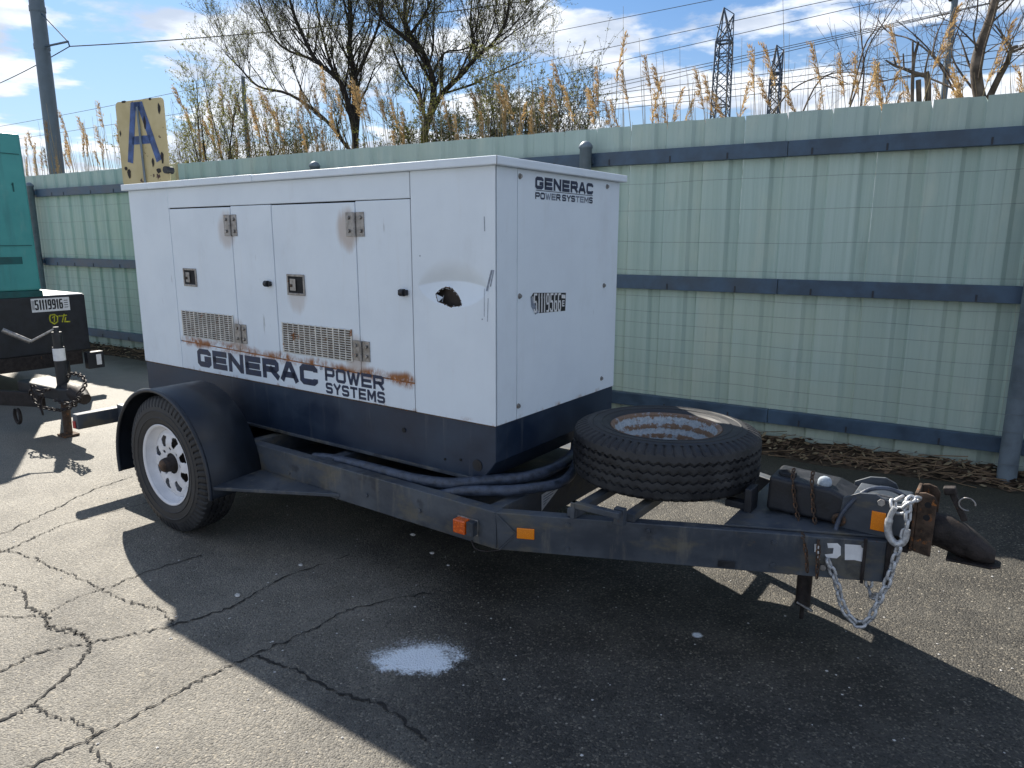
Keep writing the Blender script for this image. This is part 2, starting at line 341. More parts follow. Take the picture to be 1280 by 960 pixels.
def f_ground(t):
    o = t.pos(); x, y, z = t.sep(o)
    big = t.noise(o, .55, 5, .6); mid = t.noise(o, 3.2, 6, .62); fine = t.noise(o, 90, 4, .7)
    cell = t.vor(o, 140, 'F1', 'Color'); cd_ = t.vor(o, 140); cr, cg, cb = t.sep(cell)
    ce2 = t.sep(t.vor(o, 62, 'F1', 'Color')); cd2 = t.vor(o, 62)
    # pale bleached surfacing left, coarser darker chip seal right, trailer shade painted in
    old_lit = t.mr(t.m('ADD', t.m('ADD', x, y), t.m('MULTIPLY_ADD', big, 1.6, -.8)), -.35, .75, 1.0, 0.0)
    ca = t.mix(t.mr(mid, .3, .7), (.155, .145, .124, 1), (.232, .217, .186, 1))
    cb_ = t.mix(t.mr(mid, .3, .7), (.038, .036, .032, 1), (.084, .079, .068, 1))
    c = t.mix(old_lit, cb_, ca)
    c = t.mix(t.m('MULTIPLY', t.mr(big, .45, .68), .35), c, t.mix(t.mr(mid, .3, .7), (.050, .048, .045, 1), (.085, .081, .074, 1)))
    c = t.mix(t.m('MULTIPLY', t.mr(cr, .34, .05), t.m('MULTIPLY_ADD', old_lit, -.35, .75)), c, (.022, .021, .019, 1))
    c = t.mix(t.m('MULTIPLY', t.mr(cg, .78, .98), t.m('MULTIPLY_ADD', old_lit, .12, .28)), c, (.42, .37, .285, 1))
    c = t.mix(t.m('MULTIPLY', t.m('MULTIPLY', t.mr(ce2[0], .93, .96), t.mr(cd2, .36, .22)), .45), c, (.58, .53, .43, 1))
    c = t.mix(t.m('MULTIPLY', t.mr(fine, .50, .70), .5), c, (.038, .037, .035, 1))
    st = t.mr(t.noise(t.mapping(o, lo=(2, 9, 0)), 1.3, 5, .6), .55, .70); c = t.mix(t.m('MULTIPLY', st, .35), c, (.050, .048, .046, 1))
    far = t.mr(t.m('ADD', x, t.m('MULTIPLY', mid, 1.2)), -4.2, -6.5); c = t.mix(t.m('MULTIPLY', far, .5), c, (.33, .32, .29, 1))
    so_ = t.m('MULTIPLY', t.mr(t.m('ADD', y, t.m('MULTIPLY', mid, .7)), 5.0, 5.8), .85); c = t.mix(so_, c, t.mix(fine, (.030, .030, .020, 1), (.062, .058, .040, 1)))
    # pale blue-white speckled spot fading to one side, and a small round one
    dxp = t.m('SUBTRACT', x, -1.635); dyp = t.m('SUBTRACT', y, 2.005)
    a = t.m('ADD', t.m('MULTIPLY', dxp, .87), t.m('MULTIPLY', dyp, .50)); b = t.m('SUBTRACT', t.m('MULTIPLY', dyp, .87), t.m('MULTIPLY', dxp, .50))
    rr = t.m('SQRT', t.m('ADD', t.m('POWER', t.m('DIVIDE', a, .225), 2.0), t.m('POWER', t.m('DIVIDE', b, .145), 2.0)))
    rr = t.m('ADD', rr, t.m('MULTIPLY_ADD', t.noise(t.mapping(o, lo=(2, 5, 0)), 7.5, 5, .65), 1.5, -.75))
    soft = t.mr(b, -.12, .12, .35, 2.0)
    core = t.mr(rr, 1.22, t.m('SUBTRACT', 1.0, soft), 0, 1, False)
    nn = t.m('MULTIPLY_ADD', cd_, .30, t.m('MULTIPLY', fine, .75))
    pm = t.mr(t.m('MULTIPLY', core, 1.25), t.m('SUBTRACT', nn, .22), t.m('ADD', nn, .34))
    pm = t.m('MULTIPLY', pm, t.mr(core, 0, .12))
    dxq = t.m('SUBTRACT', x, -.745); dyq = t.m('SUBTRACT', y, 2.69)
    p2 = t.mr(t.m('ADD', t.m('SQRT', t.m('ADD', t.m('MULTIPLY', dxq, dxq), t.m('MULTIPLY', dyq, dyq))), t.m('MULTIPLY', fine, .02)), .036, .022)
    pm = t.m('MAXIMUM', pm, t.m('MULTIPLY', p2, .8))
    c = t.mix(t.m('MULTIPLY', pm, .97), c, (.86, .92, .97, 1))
    h = t.m('ADD', t.m('MULTIPLY', cd_, -1.2), t.m('MULTIPLY', fine, .6))
    nrm = t.bump(h, .6, .006); nrm = t.bump(mid, .25, .02, nrm)
    return {'Base Color': c, 'Roughness': t.mr(fine, .3, .7, .50, .74), 'Specular': .32, 'Normal': nrm}
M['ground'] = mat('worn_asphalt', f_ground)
M['crack'] = mat('crack_grit', f_plain((.020, .019, .018), .95, 0, .5, 60, .6))
M['soil'] = mat('leaf_mould_soil', f_plain((.050, .038, .026), .95, 0, .6, 22, 1.0, .2))
M['field'] = mat('rough_field', f_plain((.075, .072, .04), .95, 0, .5, 1.5, .6, .2))
def f_leaf(c1, c2, tr):
    def f(t):
        r = t.noise(t.coord(), 5.0, 3, .6)
        return {'Base Color': t.mix(t.mr(r, .3, .7), c1, c2), 'Roughness': .6, 'Specular': .2}
    return f
def leafmat(name, c1, c2, w=.45):
    m = bpy.data.materials.new(name); m.use_nodes = True; t = T(m.node_tree); b = m.node_tree.nodes['Principled BSDF']
    r = t.noise(t.pos(), 3.5, 4, .65); col = t.mix(t.mr(r, .32, .68), (*c1, 1), (*c2, 1))
    t.put(col, b.inputs['Base Color']); b.inputs['Roughness'].default_value = .6; b.inputs['Specular IOR Level'].default_value = .25
    tr = t.n.new('ShaderNodeBsdfTranslucent'); t.put(t.mix(1.0, col, (1.5, 1.5, 1.1, 1), 'MULTIPLY'), tr.inputs[0])
    mx = t.n.new('ShaderNodeMixShader'); mx.inputs[0].default_value = w; t.l.new(b.outputs[0], mx.inputs[1]); t.l.new(tr.outputs[0], mx.inputs[2])
    t.l.new(mx.outputs[0], m.node_tree.nodes['Material Output'].inputs[0]); return m
M['leaf'] = leafmat('willow_leaf', (.085, .095, .045), (.14, .145, .075))
M['leafy'] = leafmat('spring_leaf', (.105, .115, .035), (.18, .18, .065))
M['plume'] = leafmat('reed_plume', (.34, .225, .125), (.48, .345, .21), .45)
M['straw'] = leafmat('dry_reed_stem', (.26, .20, .12), (.40, .33, .21), .3)
M['bark'] = mat('dark_bark', f_plain((.034, .030, .027), .9, 0, .5, 12, .6, .2))
M['barklight'] = mat('grey_brown_bark', f_plain((.12, .098, .082), .9, 0, .5, 10, .6, .2))
M['twig'] = mat('twig_bark', f_plain((.050, .043, .037), .9, 0, .4, 9, .2, .2))
M['litter'] = mat('dead_reed_litter', f_plain((.22, .155, .095), .9, 0, .6, 5, .2, .2))
M['litterdark'] = mat('dark_leaf_litter', f_plain((.095, .065, .043), .9, 0, .7, 5, .2, .2))
M['stone'] = mat('pale_stone', f_plain((.55, .54, .52), .8, 0, .25, 60, .3))
M['pole'] = mat('steel_utility_pole', f_plain((.12, .16, .20), .55, .2, .15, 3, .05))
M['pylon'] = mat('pylon_steel', f_plain((.085, .11, .15), .6, .3, .2, .4, .05))
def f_sign(t):
    o = t.coord(); n = t.noise(o, 5.0, 4, .6); n2 = t.noise(t.mapping(o, lo=(4.3, 1, 2)), 8.5, 6, .62); n3 = t.noise(o, 60, 4)
    c = t.mix(t.mr(n, .3, .7), (.50, .41, .205, 1), (.58, .49, .27, 1))
    e = t.mr(n2, .645, .665)
    c = t.mix(e, c, t.mix(n3, (.10, .035, .02, 1), (.03, .014, .01, 1)))
    return {'Base Color': c, 'Roughness': .55, 'Normal': t.bump(n2, .15, .004)}
M['sign'] = mat('yellow_sign_enamel', f_sign)
M['signblue'] = mat('faded_blue_paint', f_plain((.065, .115, .27), .6, 0, .45, 14, .05, .4, .10))
def f_teal(t):
    o = t.coord(); n = t.noise(o, 1.6, 5, .6); n2 = t.noise(t.mapping(o, sc=(10, 10, 1.2)), 1.0, 4)
    c = t.mix(t.mr(n, .3, .7), (.045, .285, .272, 1), (.070, .345, .325, 1)); c = t.mix(t.m('MULTIPLY', t.mr(n2, .52, .75), .5), c, (.04, .19, .19, 1)); c = t.mix(t.m('MULTIPLY', t.mr(t.noise(t.mapping(o, sc=(6, 6, 2)), 1.4, 6, .7), .56, .72), .4), c, (.16, .33, .30, 1))
    return {'Base Color': c, 'Roughness': .42, 'Normal': t.bump(n, .1, .02)}
M['teal'] = mat('teal_paint', f_teal)
M['tealdark'] = mat('dark_teal_patch', f_plain((.006, .085, .085), .5))
M['chalk'] = mat('yellow_chalk_mark', f_plain((.42, .42, .03), .9, 0, .4, 60))
M['capgrey'] = mat('grey_blue_cap', f_plain((.36, .42, .48), .6, 0, .25, 30, .2))
M['paper'] = mat('pale_litter', f_plain((.72, .73, .75), .7, 0, .2, 30))

# ================================================================== ground
g = MB(); N_ = 1
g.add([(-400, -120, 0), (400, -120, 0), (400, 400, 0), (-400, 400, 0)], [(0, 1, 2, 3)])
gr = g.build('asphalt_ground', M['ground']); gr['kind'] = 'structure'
g = MB(); g.add([(-400, 5.85, .006), (400, 5.85, .006), (400, 400, .006), (-400, 400, .006)], [(0, 1, 2, 3)])
fd = g.build('field', M['field']); fd['kind'] = 'structure'
CRK = [[(-4.64, 2.63), (-4.59, 2.31), (-4.46, 2.03), (-4.32, 1.7), (-4.2, 1.3)], [(-4.0, 2.75), (-4.16, 2.01), (-4.14, 1.84), (-4.09, 1.68), (-4.06, 1.57), (-4.05, 1.2)],
 [(-4.2, 1.55), (-4.03, 1.6), (-3.82, 1.63), (-3.67, 1.62), (-3.46, 1.63), (-3.23, 1.62), (-3.04, 1.62), (-2.88, 1.64), (-2.83, 1.66), (-2.65, 1.61)],
 [(-3.15, 2.1), (-3.21, 1.79), (-3.21, 1.65), (-3.23, 1.55), (-3.22, 1.43), (-3.21, 1.35), (-3.35, 1.26)],
 [(-3.67, 1.4), (-3.61, 1.42), (-3.46, 1.41), (-3.32, 1.36), (-3.19, 1.37), (-3.1, 1.33), (-2.99, 1.36), (-2.85, 1.36)],
 [(-2.95, .6), (-2.9, 1.07), (-2.92, 1.19), (-2.81, 1.35), (-2.72, 1.48), (-2.64, 1.62), (-2.57, 1.84), (-2.59, 2.12), (-2.5, 2.5)],
 [(-3.21, 1.37), (-3.07, 1.32), (-2.91, 1.36), (-2.8, 1.34), (-2.7, 1.24), (-2.59, 1.03), (-2.58, .92), (-2.6, .5)],
 [(-2.59, 1.03), (-2.47, 1.03), (-2.36, 1.06), (-2.24, 1.06)], [(-2.3, .5), (-2.27, .86), (-2.24, 1.06), (-2.22, 1.27), (-2.21, 1.45), (-2.18, 1.63), (-2.13, 1.85), (-2.1, 2.1), (-1.9, 2.4)],
 [(-2.25, 1.04), (-2.1, 1.0), (-1.9, 1.02)], [(-2.18, 1.63), (-2.0, 1.65), (-1.74, 1.64), (-1.53, 1.66), (-1.3, 1.6)]]
rc = random.Random(3)
for pl in CRK:                                                   # each crack: a ragged dark ribbon of grit lying in the asphalt
    mb = MB(); pts = smooth_path([(a, b, 0) for a, b in pl], 14); L = []
    w0 = rc.uniform(.0026, .0050)
    for i, p in enumerate(pts):
        q = pts[min(i+1, len(pts)-1)]-pts[max(i-1, 0)]; n = Vector((-q.y, q.x, 0)).normalized()
        j = rc.uniform(-.011, .011); w = w0*rc.uniform(.10, 1.7)
        L.append((p+n*(j+w), p+n*(j-w)))
    vs = [(a.x, a.y, .0035) for a, b in L]+[(b.x, b.y, .0035) for a, b in L]; n = len(L)
    mb.add(vs, [(i, i+1, n+i+1, n+i) for i in range(n-1)])
    o = mb.build('asphalt_crack', M['crack'], recalc=False); o['kind'] = 'structure'
    o.modifiers.new('x', 'TRIANGULATE')
# soil and leaf mould banked along the foot of the fence
mb = MB(); nx, ny = 150, 9
rs = random.Random(11); hs = [[0]*(ny+1) for _ in range(nx+1)]
vs = []
for i in range(nx+1):
    for j in range(ny+1):
        v = j/ny; x = -14+17.5*i/nx; y = 5.42+.34*v+.04*math.sin(i*.37)*(1-v)+rs.uniform(-.02, .02)*(1-v)
        vs.append((x, y, (-.004 if j == 0 else .006+.07*v**1.7+rs.uniform(-.012, .015)*min(1, v*2))))
mb.add(vs, [(i*(ny+1)+j, (i+1)*(ny+1)+j, (i+1)*(ny+1)+j+1, i*(ny+1)+j+1) for i in range(nx) for j in range(ny)], True)
o = mb.build('soil_bank', M['soil']); o['kind'] = 'structure'
for nm, k, n, l0, l1, r0 in (('dead_reed_litter', 'litter', 620, .06, .45, .0034), ('leaf_litter', 'litterdark', 1900, .03, .085, .011), ('pale_litter', 'straw', 700, .02, .07, .011)):
    mb = MB()
    for i in range(n):
        v = rs.random()**.7; x = rs.uniform(-13.5, 3.2) if i % 3 else rs.uniform(-3.5, 1.5); y = 5.42+.27*v; z = .010+.07*v**1.7+rs.uniform(0, .035)*(v+.15)
        a = rs.gauss(0, .8); l = rs.uniform(l0, l1)/2; dx_, dy_ = math.cos(a)*l, math.sin(a)*l*.7; dz_ = rs.uniform(-.02, .04)
        if y+abs(dy_) > 5.69: dy_ *= .2
        if nm != 'dead_reed_litter':
            p = Vector((-dy_, dx_, .01))*.5; c = Vector((x, y, z)); d_ = Vector((dx_, dy_, dz_*.5))
            mb.add([c-d_, c+p, c+d_, c-p], [(0, 1, 2, 3)])
        else: mb.tube([(x-dx_, y-dy_, z-dz_), (x+dx_, y+dy_, z+dz_)], r0*rs.uniform(.5, 1.3), 4, False)
    o = mb.build(nm, M[k], recalc=False); o['kind'] = 'stuff'
def rock(rr, m, name, x, y):
    mb = MB(); vs = []; n, h = 7, 4
    for j in range(h+1):
        for k in range(n):
            th = math.pi*j/h; a = 2*math.pi*k/n; q = rr*rs.uniform(.75, 1.2)
            vs.append((q*math.sin(th)*math.cos(a), q*math.sin(th)*math.sin(a)*.8, rr*.45*(1+math.cos(th)*rs.uniform(.8, 1.1))-rr*.2))
    mb.add(vs, [(j*n+k, j*n+(k+1) % n, (j+1)*n+(k+1) % n, (j+1)*n+k) for j in range(h) for k in range(n)])
    return mb.build(name, m, None, loc=(x, y, 0))
for (px, py, rr, lb) in ((516, 669, .017, 'white pebble on dark asphalt under the bend in the drawbar'), (540, 692, .015, 'small pale stone in front of the drawbar marker lamp'),
        (376, 707, .013, 'tiny white stone in the shadow in front of the fender'), (297, 745, .017, 'white stone chip near the cracked asphalt at the shadow edge'), (560, 707, .009, 'smallest pale chip below the amber marker lamp')):
    p = at(px, py, 2, 0.0); tag(rock(rr, M['stone'], 'pebble', p.x, p.y), lb, 'stone', 'stone chips on the asphalt')
mb = MB()
for i in range(420):                                             # loose grit
    x, y, rr = rs.uniform(-5, 1.6), rs.uniform(1.0, 4.6), rs.uniform(.0025, .0065)
    vs = [(x+rr*rs.uniform(.7, 1.3)*math.cos(a), y+rr*rs.uniform(.7, 1.3)*math.sin(a), .002) for a in (0, 1.26, 2.5, 3.8, 5.0)]+[(x, y, rr*.9)]
    mb.add(vs, [(k, (k+1) % 5, 5) for k in range(5)])
o = mb.build('loose_grit', M['stone'], recalc=False); o['kind'] = 'stuff'

# ================================================================== fence
FY = 5.73; PITCH_R = .3042
fen = tag(empty('metal_fence', (-2.71, FY, 0)), 'long pale green corrugated sheet metal fence with slate blue rails behind the generator', 'fence')
FO = (-2.71, FY, 0)
X0 = 0.0715-PITCH_R*62                                            # rib right edges step from here
rf = random.Random(5)
def sheet_mesh(x0):
    mb = MB(); xs = []
    for k in range(3):                                           # pan, minor beads, rib (the rib stands back from the viewer)
        a = x0+k*PITCH_R
        xs += [(a, 0), (a+.085, 0), (a+.088, .0015), (a+.098, .0015), (a+.101, 0), (a+.145, 0), (a+.148, .0015), (a+.158, .0015), (a+.161, 0), (a+.196, 0), (a+.222, .024), (a+.286, .024), (a+.3035, 0)]
    pr = []
    for x, d_ in xs: pr.append((x, d_))
    n = len(pr); vs = []
    jz = rf.uniform(-.006, .006)
    for x, d_ in pr: vs.append((x, FY+.002+d_, .045))
    for i, (x, d_) in enumerate(pr): vs.append((x, FY+.002+d_, 2.45))
    for i, (x, d_) in enumerate(pr): vs.append((x, FY+.002+d_, 2.504+jz*.4-(rf.uniform(.03, .06) if i % 13 == 12 else 0)))
    fs = [(r*n+i, r*n+i+1, (r+1)*n+i+1, (r+1)*n+i) for r in range(2) for i in range(n-1)]
    mb.add(vs, fs)
    return mb
x = X0
while x < 3.2:
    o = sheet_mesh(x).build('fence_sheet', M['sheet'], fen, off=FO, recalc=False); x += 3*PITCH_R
posts = [3.60, .444, -2.71, -5.86, -8.95, -11.76, -14.9, -18.0]
spans = [(-18.8, -14.0), (-14.0, -7.85), (-7.85, -1.12), (-1.12, 3.9)]
for z0, z1, y0 in ((2.19, 2.298, FY-.075), (1.192, 1.304, FY-.075), (.19, .296, FY-.075)):
    for a, b in spans:
        mb = MB()                                                # channel section
        mb.box(a, b-.004, FY-.052, FY-.004, z0, z0+.008); mb.box(a, b-.004, FY-.052, FY-.004, z1-.008, z1); mb.box(a, b-.004, FY-.06, FY-.0525, z0, z1)
        mb.build('fence_rail', M['rail'], fen, .003, off=FO)
for xx in posts:
    mb = MB(); yy = FY-.125; r_ = .058 if xx > 0 else .05
    prof = [(-.05, r_), (2.33, r_), (2.332, r_+.008), (2.352, r_+.008), (2.372, r_*.86), (2.388, r_*.5), (2.394, .001)]
    mb.lathe(prof, 20, 'z', (xx, yy, 0)); mb.build('fence_post', M['post'], fen, off=FO)
    mb = MB()
    for z in (2.244, 1.248, .243): mb.box(xx-.05, xx+.05, FY-.085, FY-.062, z-.03, z+.03)
    mb.build('rail_bracket', M['rail'], fen, .003, off=FO)
for z in (2.03, 1.815, 1.575, 1.36, 1.145, 1.03, .925, .805, .71, .59, .485, .37, .15):
    mb = MB(); pts = [(-18.5+21.9*k/60, FY-.185+.003*math.sin(k*1.7+z*9), z+.006*math.sin(k*.9+z*20)+.004*math.sin(k*2.3+z)) for k in range(61)]
    mb.tube(pts, .0013, 5, False); mb.build('fence_wire', M['wire'], fen, off=FO)
mb = MB()
for a, z in ((-1.05, 2.16), (-.62, 1.16), (-1.82, 1.16), (-.2, 1.165), (.1, .16)):
    pass
for k in range(34):                                              # bolt heads and tie tabs on the rails
    for z0, z1 in ((2.19, 2.298), (1.192, 1.304), (.19, .296)):
        xx = -14+k*.52+rf.uniform(-.12, .12); mb.box(xx-.006, xx+.006, FY-.064, FY-.0605, z0+.004, z0+.05)
o = mb.build('rail_bolts', M['cable'], fen, off=FO); o['kind'] = 'stuff'
# yellow marker post behind the generator, seen past the sign
p = at(217, 205, 1, FY-.42)
yp = tag(MB().box(-.05, .05, -.02, .02, 0, p.z).build('marker_post', M['sign'], None, .004, loc=(p.x, FY-.42, 0)), 'yellow marker post standing by the fence behind the A sign', 'post')

# ================================================================== generator trailer
TR = tag(empty('generator_trailer', TO, PHI), 'white generator on a black two wheel trailer with large lettering and a torn dent', 'generator')
L_, Wd, ZB, ZT = -2.943, 1.106, .79, 1.893
zb = lambda x: .916-.0195*x
def P(name, mb, m, bevel=0, parent=None, **k): return mb.build(name, M[m] if isinstance(m, str) else m, parent or TR, bevel, **k)
P('enclosure_core', MB().box(L_+.01, -.012, .055, Wd-.01, ZB+.008, ZT-.004), 'gap')
def near_panel(name, x0, x1, zlo, zhi, **k):                      # zlo, zhi: (left, right)
    poly = [(x0, 0, zlo[0]), (x1, 0, zlo[1]), (x1, 0, zhi[1]), (x0, 0, zhi[0])]
    return P(name, MB().prism(poly, (0, 0, 0), (0, .012, 0)), 'white', .0035, **k)
near_panel('side_panel', L_, -2.4846, (ZB, ZB), (ZT, ZT))
near_panel('header_panel', -2.4842, -.4805, (1.777, 1.777), (ZT, ZT))
door1 = near_panel('door', -2.480, -1.8565, (zb(-2.48)+.003, zb(-1.856)+.003), (1.7705, 1.7695))
near_panel('side_panel', -1.8505, -1.4885, (zb(-1.85)+.003, zb(-1.49)+.003), (1.7735, 1.7735))
door2 = near_panel('door', -1.4825, -.8440, (zb(-1.48)+.003, zb(-.844)+.003), (1.7705, 1.769))
near_panel('side_panel', -.8385, -.4805, (zb(-.838)+.003, zb(-.48)+.003), (1.7735, 1.7735))
near_panel('lettering_panel', -2.4810, -.4805, (ZB, ZB), (zb(-2.48)-.003, zb(-.48)-.003))
P('door_edge_rust', MB().prism([(-2.47, .004, zb(-2.47)-.004), (-.485, .004, zb(-.485)-.004), (-.485, .004, zb(-.485)+.004), (-2.47, .004, zb(-2.47)+.004)], (0, 0, 0), (0, .006, 0)), 'orange')
# dented corner panel: eye shaped crease with a torn hole
hole = [(-.347, 1.354), (-.330, 1.371), (-.299, 1.386), (-.264, 1.382), (-.240, 1.366), (-.224, 1.356), (-.201, 1.330), (-.190, 1.309), (-.222, 1.305), (-.254, 1.301), (-.288, 1.312), (-.324, 1.319), (-.338, 1.336)]
def inside(x, z, poly):
    c = False; n = len(poly)
    for i in range(n):
        (xa, za), (xb, zb_) = poly[i], poly[i-1]
        if (za > z) != (zb_ > z) and x < (xb-xa)*(z-za)/(zb_-za)+xa: c = not c
    return c
def dent(x, z):
    u = (x+.238)/.205
    if abs(u) >= 1: return 0.0
    q = 1-u*u
    zl = 1.388-.088*q**.75; zc = 1.388+.027*q; zt = 1.395+.128*q**.7; D = .034*q**.8
    if z < zl or z > zt: return 0.0
    if z < zc: return D*((z-zl)/(zc-zl))**.8
    return D*(1-(z-zc)/(zt-zc))**2.0
mb = MB(); nx, nz = 118, 60; x0, x1 = -.4755, 0.0
zz = [ZB, .95, 1.10, 1.20, 1.27]+[1.29+.25*k/(nz-1) for k in range(nz)]+[1.60, 1.75, ZT]
vs = [(x0+(x1-x0)*i/nx, dent(x0+(x1-x0)*i/nx, z), z) for z in zz for i in range(nx+1)]
fs = []
for j in range(len(zz)-1):
    for i in range(nx):
        cx, cz = x0+(x1-x0)*(i+.5)/nx, (zz[j]+zz[j+1])/2
        if not inside(cx+.003*math.sin(cz*400), cz+.003*math.sin(cx*300), hole): fs.append((j*(nx+1)+i, j*(nx+1)+i+1, (j+1)*(nx+1)+i+1, (j+1)*(nx+1)+i))
mb.add(vs, fs, True); mb.sm = [any(vs[i][1] > 0 for i in f) for f in fs]; o = P('dented_corner_panel', mb, 'white', recalc=False); o['label'] = 'dented corner panel with a torn hole'
mb = MB()
rh = random.Random(4); hp = [(x, dent(x, z)+.001, z) for x, z in hole]
mb.tube(hp+[hp[0]], .0022, 5, False); P('torn_edge', mb, 'rust')
for fl in ([(-.226, dent(-.226, 1.357)+.001, 1.357), (-.205, dent(-.205, 1.336)+.001, 1.336), (-.189, dent(-.189, 1.309)+.001, 1.309), (-.206, .030, 1.309), (-.228, .040, 1.334)],
           [(-.347, dent(-.347, 1.354)+.001, 1.354), (-.324, .002, 1.319), (-.318, .030, 1.338)], [(-.30, .004, 1.386), (-.264, .004, 1.382), (-.275, .034, 1.372)]):
    P('bent_flap', MB().add(fl, [tuple(range(len(fl)))]), 'white', recalc=False)
P('scratch_mark', (lambda m_: [m_.add([(a, -.0010, b), (a+w_, -.0010, b), (a+w_+s_, -.0010, b+h_), (a+s_, -.0010, b+h_)], [(0, 1, 2, 3)]) for a, b, w_, h_, s_ in
  ((-.062, 1.27, .0025, .12, .001), (-.045, 1.25, .003, .10, .004), (-.052, 1.38, .010, .09, .028), (-.030, 1.40, .006, .07, .018), (-.058, 1.63, .004, .06, -.002), (-.075, 1.255, .007, .006, 0), (-.43, 1.52, .008, .004, 0), (-.30, 1.32, .003, .03, .01))] and m_)(MB()), 'inkfade')
# front end
P('corner_strip', MB().box(-.012, 0, .0125, .1575, ZB, ZT), 'white', .002)
P('front_access_panel', MB().box(-.012, 0, .1625, Wd, ZB, ZT), 'white', .002)
P('rear_panel', MB().box(L_, L_+.012, .0125, Wd, ZB, ZT), 'white', .002)
P('far_side_panel', MB().box(L_+.0125, -.0125, Wd-.012, Wd, ZB, ZT), 'white', .002)
P('roof_lid', MB().box(-2.973, -1.5965, -.030, Wd+.03, ZT+.001, 1.931), 'white', .004)
P('roof_lid', MB().box(-1.5925, .030, -.030, Wd+.03, ZT+.001, 1.929), 'white', .004)
P('roof_edge_mark', MB().box(.0295, .0312, -.0312, -.0296, 1.894, 1.930), 'gap')
# tank base
prof = [(L_+.004, ZB), (L_+.004, .515), (-.088, .515), (-.004, .622), (-.004, ZB)]
P('tank_base', MB().prism([(a, .004, b) for a, b in prof], (0, 0, 0), (0, Wd-.008, 0)), 'base', .004)
P('base_flange', MB().box(L_+.01, -.12, -.006, .0035, .516, .532), 'frame', .002)
P('base_seam_rust', MB().box(L_+.004, -.004, .0025, .006, ZB-.006, ZB-.0005), 'rust')
def disc(mb, c, nrm, r_, n=14, h=.004):
    c = Vector(c); nrm = Vector(nrm).normalized(); u = nrm.orthogonal().normalized(); w = nrm.cross(u)
    ring = [c+(u*math.cos(2*math.pi*k/n)+w*math.sin(2*math.pi*k/n))*r_ for k in range(n)]
    return mb.prism(ring, (0, 0, 0), nrm*h)
P('drain_plug', disc(MB(), (-.107, .0035, .592), (0, -1, 0), .027, 18, .004), 'plastic')
mb = MB(); disc(mb, (-.205, .0035, .60), (0, -1, 0), .006); disc(mb, (-.30, .0035, .585), (0, -1, 0), .006); disc(mb, (-.56, .0035, .685), (0, -1, 0), .012); P('bolt_hole', mb, 'dark')
# hinges, latches, stops
def hinge(x0, x1, z0, z1, m='steel'):
    c = (x0+x1)/2; mb = MB()
    mb.box(x0, c-.009, -.005, -.0005, z0, z1); mb.box(c+.009, x1, -.005, -.0005, z0, z1)
    for k in range(3):
        a = z0+(z1-z0)*k/3; b = z0+(z1-z0)*(k+1)/3-.002; mb.tube([(c, -.007, a), (c, -.007, b)], .0085, 10)
    h = P('hinge', mb, m, .0015)
    for xx in (x0+.022, x1-.022):
        for z in (z0+.026, z1-.026):
            b = disc(MB(), (xx, -.0045, z), (0, -1, 0), .0095, 6, .008); b.build('bolt', M['steel'], h, .001)
for a in ((-1.916, -1.798, 1.610, 1.728), (-.906, -.779, 1.608, 1.723), (-1.885, -1.777, 1.003, 1.114), (-.891, -.772, .999, 1.101)): hinge(*a)
def latch(x0, x1, z0, z1):
    mb = MB(); w = .012
    mb.box(x0, x1, -.006, -.0005, z0, z0+w); mb.box(x0, x1, -.006, -.0005, z1-w, z1); mb.box(x0, x0+w, -.006, -.0005, z0+w, z1-w); mb.box(x1-w, x1, -.006, -.0005, z0+w, z1-w)
    l_ = P('latch', mb, 'steel', .002)
    MB().box(x0+w, x1-w, -.0022, -.0004, z0+w, z1-w).build('latch_recess', M['dark'], l_)
    a, b = x0+w+.010, (x0+x1)/2+.004
    m2 = MB().prism([(a, -.0025, z0+w+.012), (b, -.009, z0+w+.012), (b, -.009, z1-w-.012), (a, -.0025, z1-w-.012)], (0, 0, 0), (0, .002, 0)); m2.build('latch_paddle', M['steel'], l_, .0008)
    m3 = disc(MB(), (a+.014, -.006, (z0+z1)/2-.005), (0, -1, 0), .008, 10, .004); m3.build('lock_barrel', M['rust'], l_)
latch(-2.379, -2.239, 1.311, 1.419); latch(-1.384, -1.240, 1.303, 1.413)
for q in ((-1.543, 1.356), (-.529, 1.353)):
    mb = MB(); mb.tube([(q[0]-.012, -.016, q[1]), (q[0]+.012, -.016, q[1])], .017, 12); mb.box(q[0]-.026, q[0]+.026, -.02, -.0008, q[1]-.013, q[1]+.013); P('door_stop', mb, 'plastic', .004)
# louvred grilles
def grille(x0, x1, z0, z1, cols, rows):
    P('grille_recess', MB().box(x0, x1, -.0026, -.0006, z0, z1), 'recess')
    mb = MB(); mb2 = MB()
    for k in range(cols+1):
        x = x0+(x1-x0)*k/cols; w = .0085 if k % 3 == 0 else .0055; mb.box(x-w/2, x+w/2, -.0062, -.0030, z0-.003, z1+.003)
    for k in range(rows+1):
        z = z0+(z1-z0)*k/rows
        mb2.add([(x0-.003, -.0085, z-.0020), (x1+.003, -.0085, z-.0020), (x1+.003, -.0034, z+.0012), (x0-.003, -.0034, z+.0012)], [(0, 1, 2, 3)])
    a = P('grille', mb, 'grille'); b = P('grille_louvres', mb2, 'grille', recalc=False)
    b.modifiers.new('skin', 'SOLIDIFY').thickness = .0014
grille(-2.432, -1.900, 1.004, 1.158, 12, 13); grille(-1.444, -.900, .992, 1.150, 12, 13)
